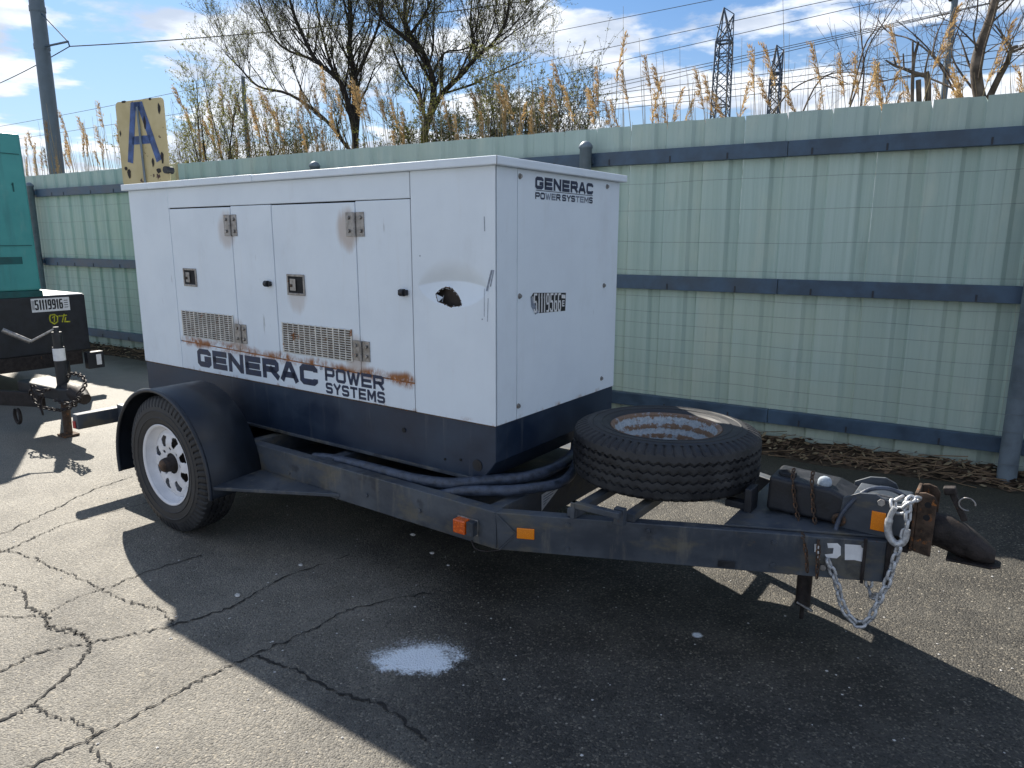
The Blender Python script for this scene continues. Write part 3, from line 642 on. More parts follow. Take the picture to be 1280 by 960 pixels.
# lettering on the side and the front
ny = lambda u, v: (u, -.0012, v)
mb = MB(); word(mb, 'GENERAC', .112, .14, .034, .017, lambda u, v: ny(u, v+.006*(u+2.3)/1.1), -2.305, .820, 1.128); P('lettering', mb, 'ink')
mb = MB(); word(mb, 'POWER', .072, .08, .0165, .010, ny, -1.118, .866, .434); word(mb, 'SYSTEMS', .058, .06, .0135, .009, ny, -1.116, .800, .436)
ring = [(-1.146+.010*math.cos(a), .930+.010*math.sin(a)) for a in [2*math.pi*k/12 for k in range(13)]]; stroke(mb, ring, .0025, ny); word(mb, 'R', .010, .007, .002, 0, ny, -1.1495, .925)
P('lettering', mb, 'ink')
nx_ = lambda u, v: (.0012, u, v)
mb = MB(); word(mb, 'GENERAC', .054, .07, .0155, .009, nx_, .294, 1.816, .523); mb.add([nx_(.299, 1.8095), nx_(.815, 1.8095), nx_(.815, 1.8125), nx_(.299, 1.8125)], [(0, 1, 2, 3)]); P('lettering', mb, 'ink')
mb = MB(); mfs = [MB(), MB()]; u = .295
for i, ch in enumerate('POWER SYSTEMS'):
    u2 = word(mfs[0] if i in (2, 3) else mfs[1] if i in (9, 10, 11) else mb, ch, .030, .0365, .0075, .0052, nx_, u, 1.773); u = u2-(.0 if ch != ' ' else .012)
P('lettering', mb, 'ink'); [P('faded_lettering', mf, 'inkfade') for mf in mfs]
sl_ = lambda u, v: (.0010, .285+u, 1.352-.050*u+v)
mb = MB(); mb.add([sl_(-.012, -.006), sl_(.02, -.052), sl_(.05, -.088), sl_(.283, -.084), sl_(.287, .004), sl_(.0, .006)], [(0, 1, 2, 3, 4, 5)]); stk = P('number_sticker', mb, 'black')
mb = MB(); s2 = lambda u, v: (.0016, .285+u, 1.352-.050*u+v)
word(mb, '51119566', .088, .03, .0092, .0055, s2, .004, -.085, .238); word(mb, 'E', .03, .022, .006, .003, s2, .252, -.062); mb.add([s2(.246, -.004), s2(.282, -.006), s2(.282, -.024), s2(.246, -.022)], [(0, 1, 2, 3)])
for k in range(4): mb.add([s2(-.008+k*.004, -.01), s2(-.006+k*.004, -.01), s2(.0+k*.004, -.04), s2(-.002+k*.004, -.04)], [(0, 1, 2, 3)])
mb.build('sticker_digits', M['label'], stk)
mb = MB(); mb.add([sl_(-.022, -.012), sl_(-.012, -.006), sl_(.02, -.052), sl_(.045, -.086), sl_(.018, -.094), sl_(-.018, -.055)], [(0, 1, 2, 3, 4, 5)])
o = P('sticker_torn_corner', mb, 'inkfade'); o.modifiers.new('t', 'TRIANGULATE')
for y, z in ((.176, 1.862), (.964, 1.864), (.176, 1.350), (.958, 1.357), (.958, .855), (.170, .851)):
    b = disc(MB(), (-.001, y, z), (1, 0, 0), .0125, 10, .004); disc(b, (.002, y, z), (1, 0, 0), .0085, 6, .008); P('bolt', b, 'steel', .001)

# ---- chassis
def plank(poly, z0, z1): return MB().prism([(a, b, z0) for a, b in poly], (0, 0, 0), (0, 0, z1-z0))
CY = .553
def mir(poly): return [(a, 2*CY-b) for a, b in poly]
for s_ in (0, 1):
    y0, y1 = (-.2, -.14) if not s_ else (1.246, 1.306)
    P('frame_rail', MB().prism([(-2.98, y0, .345), (.146, y0, .325), (.146, y0, .490), (-2.98, y0, .520)], (0, 0, 0), (0, y1-y0, 0)), 'frame', .004)
    pl = [(.1465, -.2), (1.513, .420), (1.513, .478), (.1465, -.142)]
    P('drawbar_beam', plank(pl if not s_ else mir(pl), .325, .490), 'frame', .004)
P('added_belly_plate', MB().box(-2.97, .069, -.139, 1.245, .384, .392), 'frame')  # added plate, hides sunlit ground so the gap under the base stays dark
for x0, x1, z0, z1 in ((.070, .130, .327, .487), (-1.00, -.94, .393, .50), (-2.2, -2.14, .393, .50), (-1.60, -1.54, .393, .50)):
    P('cross_member', MB().box(x0, x1, -.139, 1.245, z0, z1), 'frame', .003)
u_ = Vector((1.3665, .62, 0)).normalized(); n_ = Vector((u_.y, -u_.x, 0)); B0 = Vector((.1465, -.2, 0))
def onbeam(px, py, off=.002):                                     # photo point on the near drawbar face
    d = ray(px, py); dl = Vector((d.dot(EX), d.dot(EY), d.z)); o = loc(CAMP)
    return o+dl*((B0+n_*off-o).dot(n_)/dl.dot(n_))
bm_ = lambda s, z, o=.002: B0+u_*s+n_*o+Vector((0, 0, z))
# splice gusset welded over the bend
P('splice_gusset', MB().prism([bm_(.002, .486), bm_(.082, .405), bm_(.012, .330)], (0, 0, 0), n_*.004), 'frame', .001)
mb = MB(); mb.tube([bm_(.004, .482, .004), bm_(.088, .406, .004), bm_(.018, .328, .004)], .004, 6); P('weld_bead', mb, 'frame')
P('axle', MB().tube([(-1.885, -.27, .335), (-1.885, 1.376, .335)], .042, 14), 'frame')
P('rear_bumper', MB().box(-3.045, -2.9805, -.45, 1.556, .400, .497), 'frame', .006)
P('red_reflector', MB().box(-3.035, -3.0, -.458, -.4515, .405, .455), 'redlens', .003)
# fender
FC = (-1.905, .335); fr = .466; mb = MB(); n = 64; a0, a1 = R(-6), R(189)
ys = [-.500, -.495, -.35, -.203]
def fp(a, y, r_): return (FC[0]+r_*math.cos(a), y, FC[1]+r_*math.sin(a))
vs = [fp(a0+(a1-a0)*i/n, y, fr+(.0 if y > -.499 else -.004)) for i in range(n+1) for y in ys]; m4 = len(ys)
mb.add(vs, [(i*m4+j, i*m4+j+1, (i+1)*m4+j+1, (i+1)*m4+j) for i in range(n) for j in range(m4-1)], True)
fe = P('fender', mb, 'fender'); sd = fe.modifiers.new('skin', 'SOLIDIFY'); sd.thickness = .005; sd.offset = 0
for pq in fe.data.polygons: pq.use_smooth = True
mb = MB(); mb.tube([fp(a0+(a1-a0)*i/n, -.506, fr-.002) for i in range(n+1)], .011, 8); mb.build('fender_bead', M['fender'], fe)
mb = MB()
vs = [fp(a0+(a1-a0)*i/n, -.2035, fr-.004) for i in range(n+1)]+[fp(a0+(a1-a0)*i/n, -.2035, fr-.07) for i in range(n+1)]
mb.add(vs, [(i, i+1, n+2+i, n+1+i) for i in range(n)]); mb.build('fender_flange', M['fender'], fe)
P('step_gusset', MB().prism([(-1.445, -.500, .336), (-1.440, -.2015, .352), (-.812, -.2015, .346)], (0, 0, 0), (0, 0, .018)), 'frame', .003)
mb = MB(); vs = [fp(a0+(a1-a0)*i/n, -.2035, fr+.002) for i in range(n+1)]
# ---- wheels
def tyre_mb(n=256):
    cols = [(-.080, .208, 0, 0), (-.094, .222, 0, 0), (-.104, .245, 0, 0), (-.1085, .262, 0, 0), (-.1120, .2645, 0, 0), (-.1122, .268, 0, 0), (-.1095, .2705, 0, 0), (-.1110, .300, 0, 0), (-.1138, .3025, 0, 0), (-.1138, .306, 0, 0), (-.1110, .3085, 0, 0), (-.1085, .326, 0, 0), (-.106, .333, 0, 1), (-.101, .350, 0, 1), (-.093, .368, 0, 1), (-.086, .377, 0, 1), (-.079, .3805, 0, 0)]
    for g_ in (-.050, -.0165, .0165, .050):
        cols += [(g_-.0062, .3845, 1, 0), (g_-.0044, .373, 1, 0), (g_+.0044, .373, 1, 0), (g_+.0062, .3845, 1, 0)]
        if g_ < .05: cols.append((g_+.0165, .385, 0, 0))
    cols += [(-w, r_, z_, l_) for w, r_, z_, l_ in cols[16::-1]]
    m = len(cols); vs = []
    for k in range(n):
        a = 2*math.pi*k/n; ph = k % 4; tri = (-1, 0, 1, 0)[ph]
        for w, r_, z_, l_ in cols:
            ww = w+z_*tri*.0048; rr = r_-(.0075 if l_ and ph == 0 else 0)
            if l_ and ph == 0: ww *= .965
            vs.append((rr*math.cos(a), ww, rr*math.sin(a)))
    mb = MB(); mb.add(vs, [(k*m+i, k*m+i+1, ((k+1) % n)*m+i+1, ((k+1) % n)*m+i) for k in range(n) for i in range(m-1)], False)
    return mb
def rim_mb():
    mb = MB()
    prof = [(-.088, .212), (-.0985, .226), (-.1010, .229), (-.1015, .224), (-.095, .214), (-.083, .2085), (-.055, .205), (-.050, .196), (-.030, .186), (.006, .184), (.020, .190), (.036, .199), (.045, .197), (.052, .203), (.078, .207), (.092, .214), (.1005, .226), (.099, .230), (.088, .213)]
    mb.lathe(prof, 72); rs_ = [.058+.0037*k for k in range(37)]; nt = 224
    def h(r_): return -.060-.012*math.exp(-((r_-.115)/.035)**2)+.018*max(0, (r_-.165)/.03)
    vs = [(r_*math.cos(2*math.pi*k/nt), h(r_), r_*math.sin(2*math.pi*k/nt)) for k in range(nt) for r_ in rs_]; m = len(rs_); fs = []
    for k in range(nt):
        for i in range(m-1):
            r_ = (rs_[i]+rs_[i+1])/2; a = 2*math.pi*(k+.5)/nt; cut = False
            for q in range(8):
                da = (a-2*math.pi*(q+.5)/8+math.pi) % (2*math.pi)-math.pi
                tt = (r_-.098)/.068
                if 0 < tt < 1 and abs(da*r_) < (.010+.025*tt)*min(1, (1-tt)*5, tt*6+.4): cut = True
            for q in range(6):
                da = (a-2*math.pi*q/8+math.pi) % (2*math.pi)-math.pi
                if (da*r_)**2+(r_-.084)**2 < .0098**2: cut = True
            if not cut: fs.append((k*m+i, k*m+i+1, ((k+1) % nt)*m+i+1, ((k+1) % nt)*m+i))
    mb.add(vs, fs, True); return mb
WC = (-1.885, -.39, .384)
wheel = empty('wheel', WC, 0, TR)
ty = tyre_mb().build('tyre', M['tyre'], wheel)
rm = rim_mb().build('rim', M['rimwhite'], wheel); sd = rm.modifiers.new('skin', 'SOLIDIFY'); sd.thickness = .003
mb = MB().lathe([(-.02, .058), (-.055, .056), (-.058, .041), (-.098, .040), (-.112, .036), (-.118, .022), (-.119, .001)], 24); hb = mb.build('hub', M['rustdark'], wheel)
MB().lathe([(-.099, .0335), (-.119, .031), (-.124, .02), (-.125, .001)], 20).build('hub_cap', M['rust'], wheel)
mb = MB().lathe([(.03, .12), (-.02, .12), (-.022, .05)], 24); mb.build('brake_drum', M['rustdark'], wheel)
w2 = copy_tree(wheel, TR); w2.location = (-1.885, 1.496, .384); w2.rotation_euler = (0, 0, math.pi)
# ---- hoses
hz1 = [(-1.12, -.095, .468), (-.95, -.095, .486), (-.62, -.1, .494), (-.40, -.1, .496), (-.19, -.075, .510), (-.03, .028, .531), (.059, .134, .531), (.100, .327, .532), (.060, .57, .534), (-.03, .75, .53)]
hz2 = [(-.92, -.117, .440), (-.58, -.118, .432), (-.28, -.116, .450), (-.10, -.100, .500), (.095, -.010, .520), (.190, .163, .512), (.195, .300, .512), (.11, .52, .512), (0, .7, .5)]
hz3 = [(-1.05, -.112, .452), (-.75, -.118, .455), (-.45, -.118, .440), (-.25, -.085, .440), (-.08, .0, .475), (.02, .12, .50), (.05, .3, .505)]
for hz, r_ in ((hz1, .0265), (hz2, .0235), (hz3, .018)): P('hose', MB().tube(smooth_path(hz, 8), r_, 12), 'rubber')
# ---- lamps, reflectors and marks on the drawbar
ml = P('marker_lamp', MB().box(.0185, .055, -.238, -.2008, .369, .430), 'frame', .003)
MB().box(-.050, .014, -.244, -.2008, .369, .430).build('lamp_lens', M['amberlens'], ml, .005)
MB().box(-.054, .057, -.206, -.2006, .362, .434).build('lamp_base', M['steel'], ml, .001)
P('wire_loop', MB().tube(smooth_path([(.02, -.203, .335), (.05, -.215, .31), (.10, -.2, .305), (.16, -.19, .325)], 6), .003, 6), 'rustdark')
c = onbeam(657, 667); s0 = (c-B0).dot(u_); P('amber_reflector', MB().obox(bm_(s0, c.z, .0035), u_*.037, n_*.003, (0, 0, .0235)), 'amber', .004)
c = onbeam(908, 706); s0 = (c-B0).dot(u_); P('small_plate', MB().obox(bm_(s0, c.z+.004, .003), u_*.032, n_*.003, (0, 0, .014)), 'plastic', .002)
for s_, z in ((.30, .46), (.30, .355), (.62, .46), (1.10, .455), (1.10, .36), (1.42, .47)):
    b = disc(MB(), bm_(s_, z, 0), n_, .011, 6, .007); P('bolt', b, 'frame', .001)
for x_ in (-1.2, -.62, -.28): P('bolt', disc(MB(), (x_, -.2, .40), (0, -1, 0), .011, 6, .007), 'frame', .001)
P('weld_bead', MB().tube([bm_(0, .333, .001), bm_(0, .40, .002), bm_(0, .483, .001)], .005, 6), 'frame')
P('worn_marking', (lambda m_: [m_.add([onbeam(*q, off=.0012) for q in qs], [tuple(range(len(qs)))]) for qs in (
   [(1018, 680), (1024, 680), (1025, 700), (1021, 700), (1020, 690), (1018, 690)],
   [(1034, 679), (1047, 679), (1051, 683), (1051, 694), (1046, 698), (1033, 697), (1031, 693), (1041, 692), (1042, 685), (1035, 685)],
   [(1056, 680), (1082, 682), (1081, 703), (1068, 700), (1056, 700)])] and m_)(MB()), 'label').modifiers.new('t', 'TRIANGULATE')
mb = MB(); mb.add([(.132, .170, .452), (.132, .318, .462), (.132, .318, .439), (.132, .172, .372)], [(0, 1, 2, 3)]); st2 = P('warning_label', mb, 'label')
mb = MB()
for k in range(4): z = .440-.013*k; mb.add([(.133, .185, z), (.133, .30-.03*k, z+.006), (.133, .30-.03*k, z+.002), (.133, .185, z-.004)], [(0, 1, 2, 3)])
mb.build('label_print', M['inkfade'], st2)
# ---- spare carrier
for xx in (.43, .64): P('carrier_bar', MB().box(xx-.022, xx+.022, -.055+.4535*(xx-.45), 1.106+.055-.4535*(xx-.45), .4915, .526), 'frame', .003)
P('carrier_bracket', MB().box(.43, .645, -.075, -.045, .535, .560).box(.43, .45, -.078, -.045, .491, .56).box(.60, .645, -.03, .0, .491, .56), 'frame', .003)
P('carrier_clamp', MB().box(.985, 1.015, .38, .47, .499, .60).box(.90, 1.0, .40, .45, .5, .53), 'plastic', .004)
# ---- nose
P('nose_plate', MB().prism([(.965, .205, .4915), (1.50, .4475, .4915), (1.50, 2*CY-.4475, .4915), (.965, 2*CY-.205, .4915)], (0, 0, 0), (0, 0, .009)), 'frame', .002)
P('nose_cap', MB().box(1.5135, 1.530, .414, 2*CY-.414, .312, .494).box(1.44, 1.452, .378, .386, .318, .5), 'rustdark', .003)
sp_ = [(1.335, .501), (1.512, .501), (1.512, .610), (1.495, .645), (1.455, .662), (1.40, .655), (1.345, .625)]
for y0 in (.432, 2*CY-.444): P('coupler_side_plate', MB().prism([(a, y0, b) for a, b in sp_], (0, 0, 0), (0, .012, 0)), 'frame', .002)
P('coupler_slide', MB().box(1.37, 1.56, .455, 2*CY-.455, .505, .63), 'frame', .006)
P('amber_reflector', MB().box(1.449, 1.498, .4270, .4318, .522, .597), 'amber', .006)
P('pivot_bolt', disc(MB(), (1.478, .4318, .636), (0, -1, 0), .014, 6, .012), 'steel', .001)
ab = P('brake_actuator', MB().prism([(1.055, .445, .508), (1.375, .445, .508), (1.375, .445, .612), (1.30, .445, .640), (1.06, .445, .652)], (0, 0, 0), (0, .2, 0)), 'plastic', .014, seg=3)
mb = MB().lathe([(0, .025), (.012, .027), (.022, .026), (.032, .020), (.038, .009), (.040, .001)], 18, 'z', (1.262, .50, .636)); mb.build('reservoir_cap', M['capgrey'], ab)
mb = MB().lathe([(0, .036), (.012, .036), (.013, .030), (.004, .027), (.004, .001)], 16, 'z', (1.115, .515, .648)); mb.build('filler_neck', M['dark'], ab)
P('shackle_washer', MB().lathe([(0, .026), (.008, .026), (.008, .012), (0, .012)], 18, 'y', (1.338, .425, .533), closed=True), 'rust')
# channel bracket and ball coupler
P('channel_bracket', MB().prism([(1.590, .487, .448), (1.650, .487, .440), (1.652, .487, .655), (1.640, .487, .676), (1.612, .487, .684), (1.592, .487, .680)], (0, 0, 0), (0, .012, 0)).prism([(1.590, .607, .448), (1.650, .607, .440), (1.652, .607, .655), (1.640, .607, .676), (1.612, .607, .684), (1.592, .607, .680)], (0, 0, 0), (0, .012, 0)).box(1.578, 1.590, .487, .619, .445, .68), 'rust', .003)
for z in (.640, .590): P('bracket_hole', disc(MB(), (1.624, .4868, z), (0, -1, 0), .0115, 14, .0012), 'dark')
P('bracket_shank', MB().box(1.5305, 1.5775, .50, .606, .43, .62), 'rustdark', .004)
mb = MB(); sec = [(1.645, .040, .475, .592), (1.70, .041, .462, .588), (1.745, .046, .450, .568), (1.79, .050, .446, .538), (1.825, .045, .446, .512), (1.848, .026, .452, .492)]; vs = []
for x, hw, z0, z1 in sec:
    for k in range(12):
        a = 2*math.pi*k/12; ca, sa = math.cos(a), math.sin(a); q = 1/max(abs(ca), abs(sa))**.85
        vs.append((x, CY+hw*ca*q, (z0+z1)/2+(z1-z0)/2*sa*q))
mb.add(vs, [(i*12+k, i*12+(k+1) % 12, (i+1)*12+(k+1) % 12, (i+1)*12+k) for i in range(5) for k in range(12)], True); mb.add(vs[-12:], [tuple(range(12))]); mb.add(vs[:12], [tuple(range(12))])
P('ball_coupler', mb, 'rustdark')
P('coupler_flange', MB().prism([(1.70, .487, .440), (1.84, .497, .440), (1.868, .53, .440), (1.868, .576, .440), (1.84, .609, .440), (1.70, .619, .440)], (0, 0, 0), (0, 0, .008)), 'rustdark', .002)
lv = P('latch_lever', MB().obox((1.712, CY, .645), Vector((.030, 0, -.058)), (0, .016, 0), Vector((.010, 0, .005))), 'rustdark', .004)
MB().obox((1.684, CY, .690), (.020, 0, .004), (0, .018, 0), (-.004, 0, .014)).build('lever_grip', M['rustdark'], lv, .005)
mb = MB().tube([(1.742+.026*math.cos(a), CY-.02, .655+.024*math.sin(a)) for a in [2*math.pi*k/20 for k in range(17)]], .0028, 6); mb.build('latch_pin_wire', M['steel'], lv)
# jack stub
P('jack_stub', MB().tube([(1.222, .49, .34), (1.222, .49, .115)], .030, 16).tube([(1.222, .49, .13), (1.222, .49, .05)], .009, 8), 'rustdark')
P('jack_pin', MB().tube([(1.205, .465, .128), (1.27, .455, .112)], .006, 8), 'steel')
# hoses at the nose
P('brake_hose', MB().tube(smooth_path([lat(1037, 700, 1, .345), lat(1043, 668, 1, .40), lat(1051, 645, 1, .42), lat(1064, 628, 1, .43), lat(1082, 614, 1, .46), lat(1101, 610, 1, .49), lat(1120, 614, 1, .51), lat(1139, 627, 1, .52)], 8), .0085, 10), 'rubber')
P('brake_cable', MB().tube(smooth_path([lat(1062, 632, 1, .45), lat(1078, 624, 1, .47), lat(1096, 619, 1, .49), lat(1115, 622, 1, .51)], 6), .004, 8), 'steel')
# ---- chains
def link_mesh(ln, wd, r_, m, k=8, q=6):
    pts = []; h = (ln-wd)/2
    for i in range(k+1): a = -math.pi/2+math.pi*i/k; pts.append((h+math.cos(a)*(wd/2-r_), math.sin(a)*(wd/2-r_), 0))
    for i in range(k+1): a = math.pi/2+math.pi*i/k; pts.append((-h+math.cos(a)*(wd/2-r_), math.sin(a)*(wd/2-r_), 0))
    mb = MB(); n = len(pts); P_ = [Vector(p) for p in pts]; vs = []
    for i in range(n):
        tn = (P_[(i+1) % n]-P_[i-1]).normalized(); nn = Vector((-tn.y, tn.x, 0))
        for j in range(q): b = 2*math.pi*j/q; vs.append(P_[i]+nn*math.cos(b)*r_+Vector((0, 0, math.sin(b)*r_)))
    mb.add(vs, [(i*q+j, i*q+(j+1) % q, ((i+1) % n)*q+(j+1) % q, ((i+1) % n)*q+j) for i in range(n) for j in range(q)], True)
    o = mb.build('chain_link', m); me = o.data; bpy.data.objects.remove(o); return me
big = link_mesh(.050, .034, .0062, M['galv']); mid_link = link_mesh(.054, .036, .0062, M['rustdark']); small = link_mesh(.028, .018, .0032, M['rust'])
def chain(name, pts, me, pitch, mm, parent=None):
    pts = smooth_path(pts, 10); root = empty(name, pts[0], 0, parent or TR); acc = 0; k = 0; nxt = 0.0
    rl = random.Random(len(pts))
    for a, b in zip(pts[:-1], pts[1:]):
        l = (b-a).length
        while nxt <= acc+l:
            p = a+(b-a)*((nxt-acc)/max(l, 1e-6)); tq = (b-a).to_track_quat('X', 'Z')
            o = bpy.data.objects.new('chain_link', me); COL.objects.link(o); o.parent = root; o.location = p-pts[0]
            o.rotation_mode = 'QUATERNION'; from mathutils import Quaternion
            o.rotation_quaternion = tq @ Quaternion((1, 0, 0), (math.pi/2 if k % 2 else 0)+.6+rl.uniform(-.2, .2)); k += 1; nxt += pitch
        acc += l
    return root
yb = lambda x: -.2+.4537*(x-.1465)
cpts = [(1036, 704, .328), (1041, 716, .335), (1047, 733, .345), (1051, 750, .35), (1058, 766, .355), (1073, 780, .36), (1086, 774, .37), (1094, 760, .375), (1101, 745, .38), (1108, 731, .385), (1114, 714, .39), (1119, 698, .39), (1124, 684, .39)]
chain('safety_chain', [lat(a, b, 1, c) for a, b, c in cpts], big, .034, 'galv')
chain('safety_chain', [lat(a, b, 1, c) for a, b, c in [(1131, 668, .395), (1134, 655, .40), (1135, 642, .405), (1134, 632, .41), (1139, 624, .43), (1146, 624, .46)]], big, .034, 'galv')
chain('safety_chain', [lat(a, b, 1, c) for a, b, c in [(1086, 728, .50), (1087, 740, .49), (1093, 746, .46), (1099, 744, .42)]], big, .034, 'galv')
chain('safety_chain', [lat(a, b, 1, c) for a, b, c in [(1134, 632, .41), (1126, 638, .41), (1119, 636, .415), (1117, 628, .43), (1124, 623, .45)]], big, .034, 'galv')
chain('breakaway_chain', [lat(a, b, 1, c) for a, b, c in [(992, 588, .48), (991, 600, .44), (994, 630, .438), (1000, 657, .40), (1004, 672, .29), (1008, 695, .285), (1009, 716, .285)]], small, .0195, 'rust')
chain('breakaway_chain', [lat(a, b, 1, c) for a, b, c in [(1016, 592, .47), (1015, 604, .44), (1017, 640, .438), (1021, 665, .39), (1023, 680, .305), (1022, 703, .30), (1021, 722, .30)]], small, .0195, 'rust')
P('grab_hook', MB().tube(smooth_path([lat(a, b, 1, .392) for a, b in [(1119, 634), (1113, 645), (1110, 660), (1113, 673), (1122, 680), (1131, 675), (1134, 662)]], 6), [.010]*8+[.0135]*21+[.012]*8, 10), 'galv')
P('chain_eye', MB().tube([(1.318, .315, .372), (1.318, .345, .372)], .012, 8), 'steel')

# ---- spare wheel, lying on the carrier bars
sp0 = wld(.56, .545, .528)
sp0.z += .001
spare = tag(empty('spare_wheel', sp0, PHI), 'spare truck tyre lying flat on the drawbar with a rusty blue white rim', 'spare wheel')
for src, nm in ((ty, 'tyre'), (rm, 'rim')):
    o = src.copy(); COL.objects.link(o); o.parent = spare; o.location = (0, 0, .112); o.rotation_euler = (R(90), 0, R(17))
    if nm == 'rim': o.data = src.data.copy(); o.data.materials.clear(); o.data.materials.append(M['rimrust'])
spare.scale = (1.09, 1.09, 1.12)
# ---- A sign on the roof
tl, tr_ = lat(143.6, 128, 2, 2.58), lat(204, 121, 2, 2.58)
ux = (tr_-tl); sw = ux.length; ux.normalize(); sc_ = (tl+tr_)/2; ang = math.atan2(ux.y, ux.x)
SK = sw/.424; sgp = TO+EX*sc_.x+EY*sc_.y+Vector((0, 0, 0)); SZ = 2.58-.60
SG = tag(empty('letter_sign', sgp, PHI+ang), 'rusty yellow metal sign with a blue letter A on a thin post behind the generator', 'sign')
def rrect(x0, x1, z0, z1, r_, n=5):
    out = []
    for cx, cz, a in ((x1-r_, z1-r_, 0), (x0+r_, z1-r_, 90), (x0+r_, z0+r_, 180), (x1-r_, z0+r_, 270)):
        out += [(cx+r_*math.cos(R(a+90*k/n)), 0, cz+r_*math.sin(R(a+90*k/n))) for k in range(n+1)]
    return out
MB().prism(rrect(-sw/2, sw/2, SZ, 2.58, .035), (0, 0, 0), (0, .004, 0)).build('sign_plate', M['sign'], SG, .001)
mb = MB(); k_ = lambda u, v: (u*SK, -.0014, SZ+.105+v*SK)
for pl in ([(-.120, .075), (-.052, .375), (-.012, .375)], [(-.020, .375), (.012, .375), (.122, .075)], [(-.068, .180), (.055, .180)]): stroke(mb, pl, .048, k_)
mb.build('letter', M['signblue'], SG)
MB().tube([(.008, -.012, 0), (.008, -.012, 1.7), (-.012, -.010, 2.53)], .008, 8).build('support_post', M['post'], SG)
mb = MB()
for q in ((.17, .36, .012, .03), (.16, .08, .014, .035), (.12, .01, .02, .02), (-.17, .03, .014, .016), (.035, .29, .012, .035), (-.145, .0, .018, .03), (-.13, .42, .02, .008), (.10, .42, .012, .01), (-.19, .24, .006, .02), (.075, .055, .011, .03)):
    rq = random.Random(q[0]); vs = [(SK*(q[0]+q[2]*rq.uniform(.6, 1.2)*math.cos(2*math.pi*k/11)), -.0024, SZ+.09+SK*(q[1]+q[3]*rq.uniform(.6, 1.2)*math.sin(2*math.pi*k/11))) for k in range(11)]
    mb.add(vs, [tuple(range(11))])
mb.build('rust_scab', M['rustdark'], SG).modifiers.new('t', 'TRIANGULATE')
MB().tube([(sw/2-.012, -.03, SZ+.10), (sw/2-.012, .03, SZ+.10)], .026, 12).build('sign_clamp', M['plastic'], SG)

# ================================================================== second trailer (left edge)
QB = (-6.2, .05, 0)
TQ = tag(empty('machine_trailer', wld(*QB), PHI), 'tow behind machine with teal canopy over a black front and drawbar jack at left', 'trailer')
def Q(name, mb, m, bevel=0, parent=None): return mb.build(name, M[m], parent or TQ, bevel, off=QB)
Q('body', MB().box(-8.6, -6.16, -.99, 1.085, .445, 1.022), 'plastic', .01)
Q('canopy', MB().prism([(-8.5, -.60, 1.085), (-6.17, -.60, 1.085), (-6.22, -.60, 2.575), (-8.5, -.60, 2.575)], (0, 0, 0), (0, 1.295, 0)), 'teal', .02)
Q('canopy_seam', MB().box(-6.1795, -6.1765, -.55, .66, 1.52, 1.526).box(-6.209, -6.2055, -.55, .66, 2.38, 2.386), 'tealdark')
mb = MB(); word(mb, '14', .085, .05, .014, .02, lambda u, v: (-6.199, u, v), .555, 2.03); Q('painted_number', mb, 'tealdark')
Q('canopy_skirt', MB().box(-8.5, -6.165, -.61, .70, 1.0225, 1.0845), 'tealdark', .004)
Q('sunlit_top', MB().box(-8.4, -6.17, .7005, 1.075, 1.0225, 1.032), 'label', .003)  # stands for the black body's sunlit top, brightness painted as white
Q('dark_patch', MB().box(-6.185, -6.1775, .29, .56, 1.345, 1.415), 'tealdark')
Q('front_bumper', MB().box(-6.14, -6.06, 1.0, 1.165, .250, .425), 'plastic', .006)
Q('under_frame', MB().box(-8.6, -6.165, -.9, 1.0, .30, .444), 'rustdark', .006)
Q('bumper_label', MB().box(-6.0595, -6.0575, 1.085, 1.135, .285, .395), 'label')
s3 = lambda u, v, x=-6.1575: (x, .578+u, 1.005-.002*u+v)
sk = Q('number_sticker', MB().add([s3(0, -.135), s3(.352, -.135), s3(.352, 0), s3(0, 0)], [(0, 1, 2, 3)]), 'label')
mb = MB(); word(mb, '51119916', .100, .036, .0145, .004, lambda u, v: s3(u, v, -6.1565), .030, -.114, .258)
for k in range(4): mb.add([s3(.006+k*.006, -.11, -6.1565), s3(.0085+k*.006, -.11, -6.1565), s3(.0085+k*.006, -.02, -6.1565), s3(.006+k*.006, -.02, -6.1565)], [(0, 1, 2, 3)])
for k in range(4): mb.add([s3(.300, -.105+k*.023, -6.1565), s3(.335, -.105+k*.023, -6.1565), s3(.335, -.098+k*.023, -6.1565), s3(.300, -.098+k*.023, -6.1565)], [(0, 1, 2, 3)])
Q('sticker_digits', mb, 'black', parent=sk)
mb = MB(); k3 = lambda u, v: (-6.1572, u, v)
pt = lambda px, py: tuple(lat(px, py, 0, -6.1572))[1:]
stroke(mb, [pt(*q) for q in [(63, 394), (68, 393), (72, 396), (72, 402), (68, 405), (63, 402), (62, 397), (63, 394)]], .012, k3); stroke(mb, [pt(*q) for q in [(66, 397), (68, 395), (68, 402)]], .012, k3)
stroke(mb, [pt(*q) for q in [(74, 395), (83, 394)]], .012, k3); stroke(mb, [pt(*q) for q in [(80, 393), (78, 402)]], .012, k3); stroke(mb, [pt(*q) for q in [(82, 397), (81, 402), (87, 402)]], .012, k3)
Q('chalk_mark', mb, 'chalk')
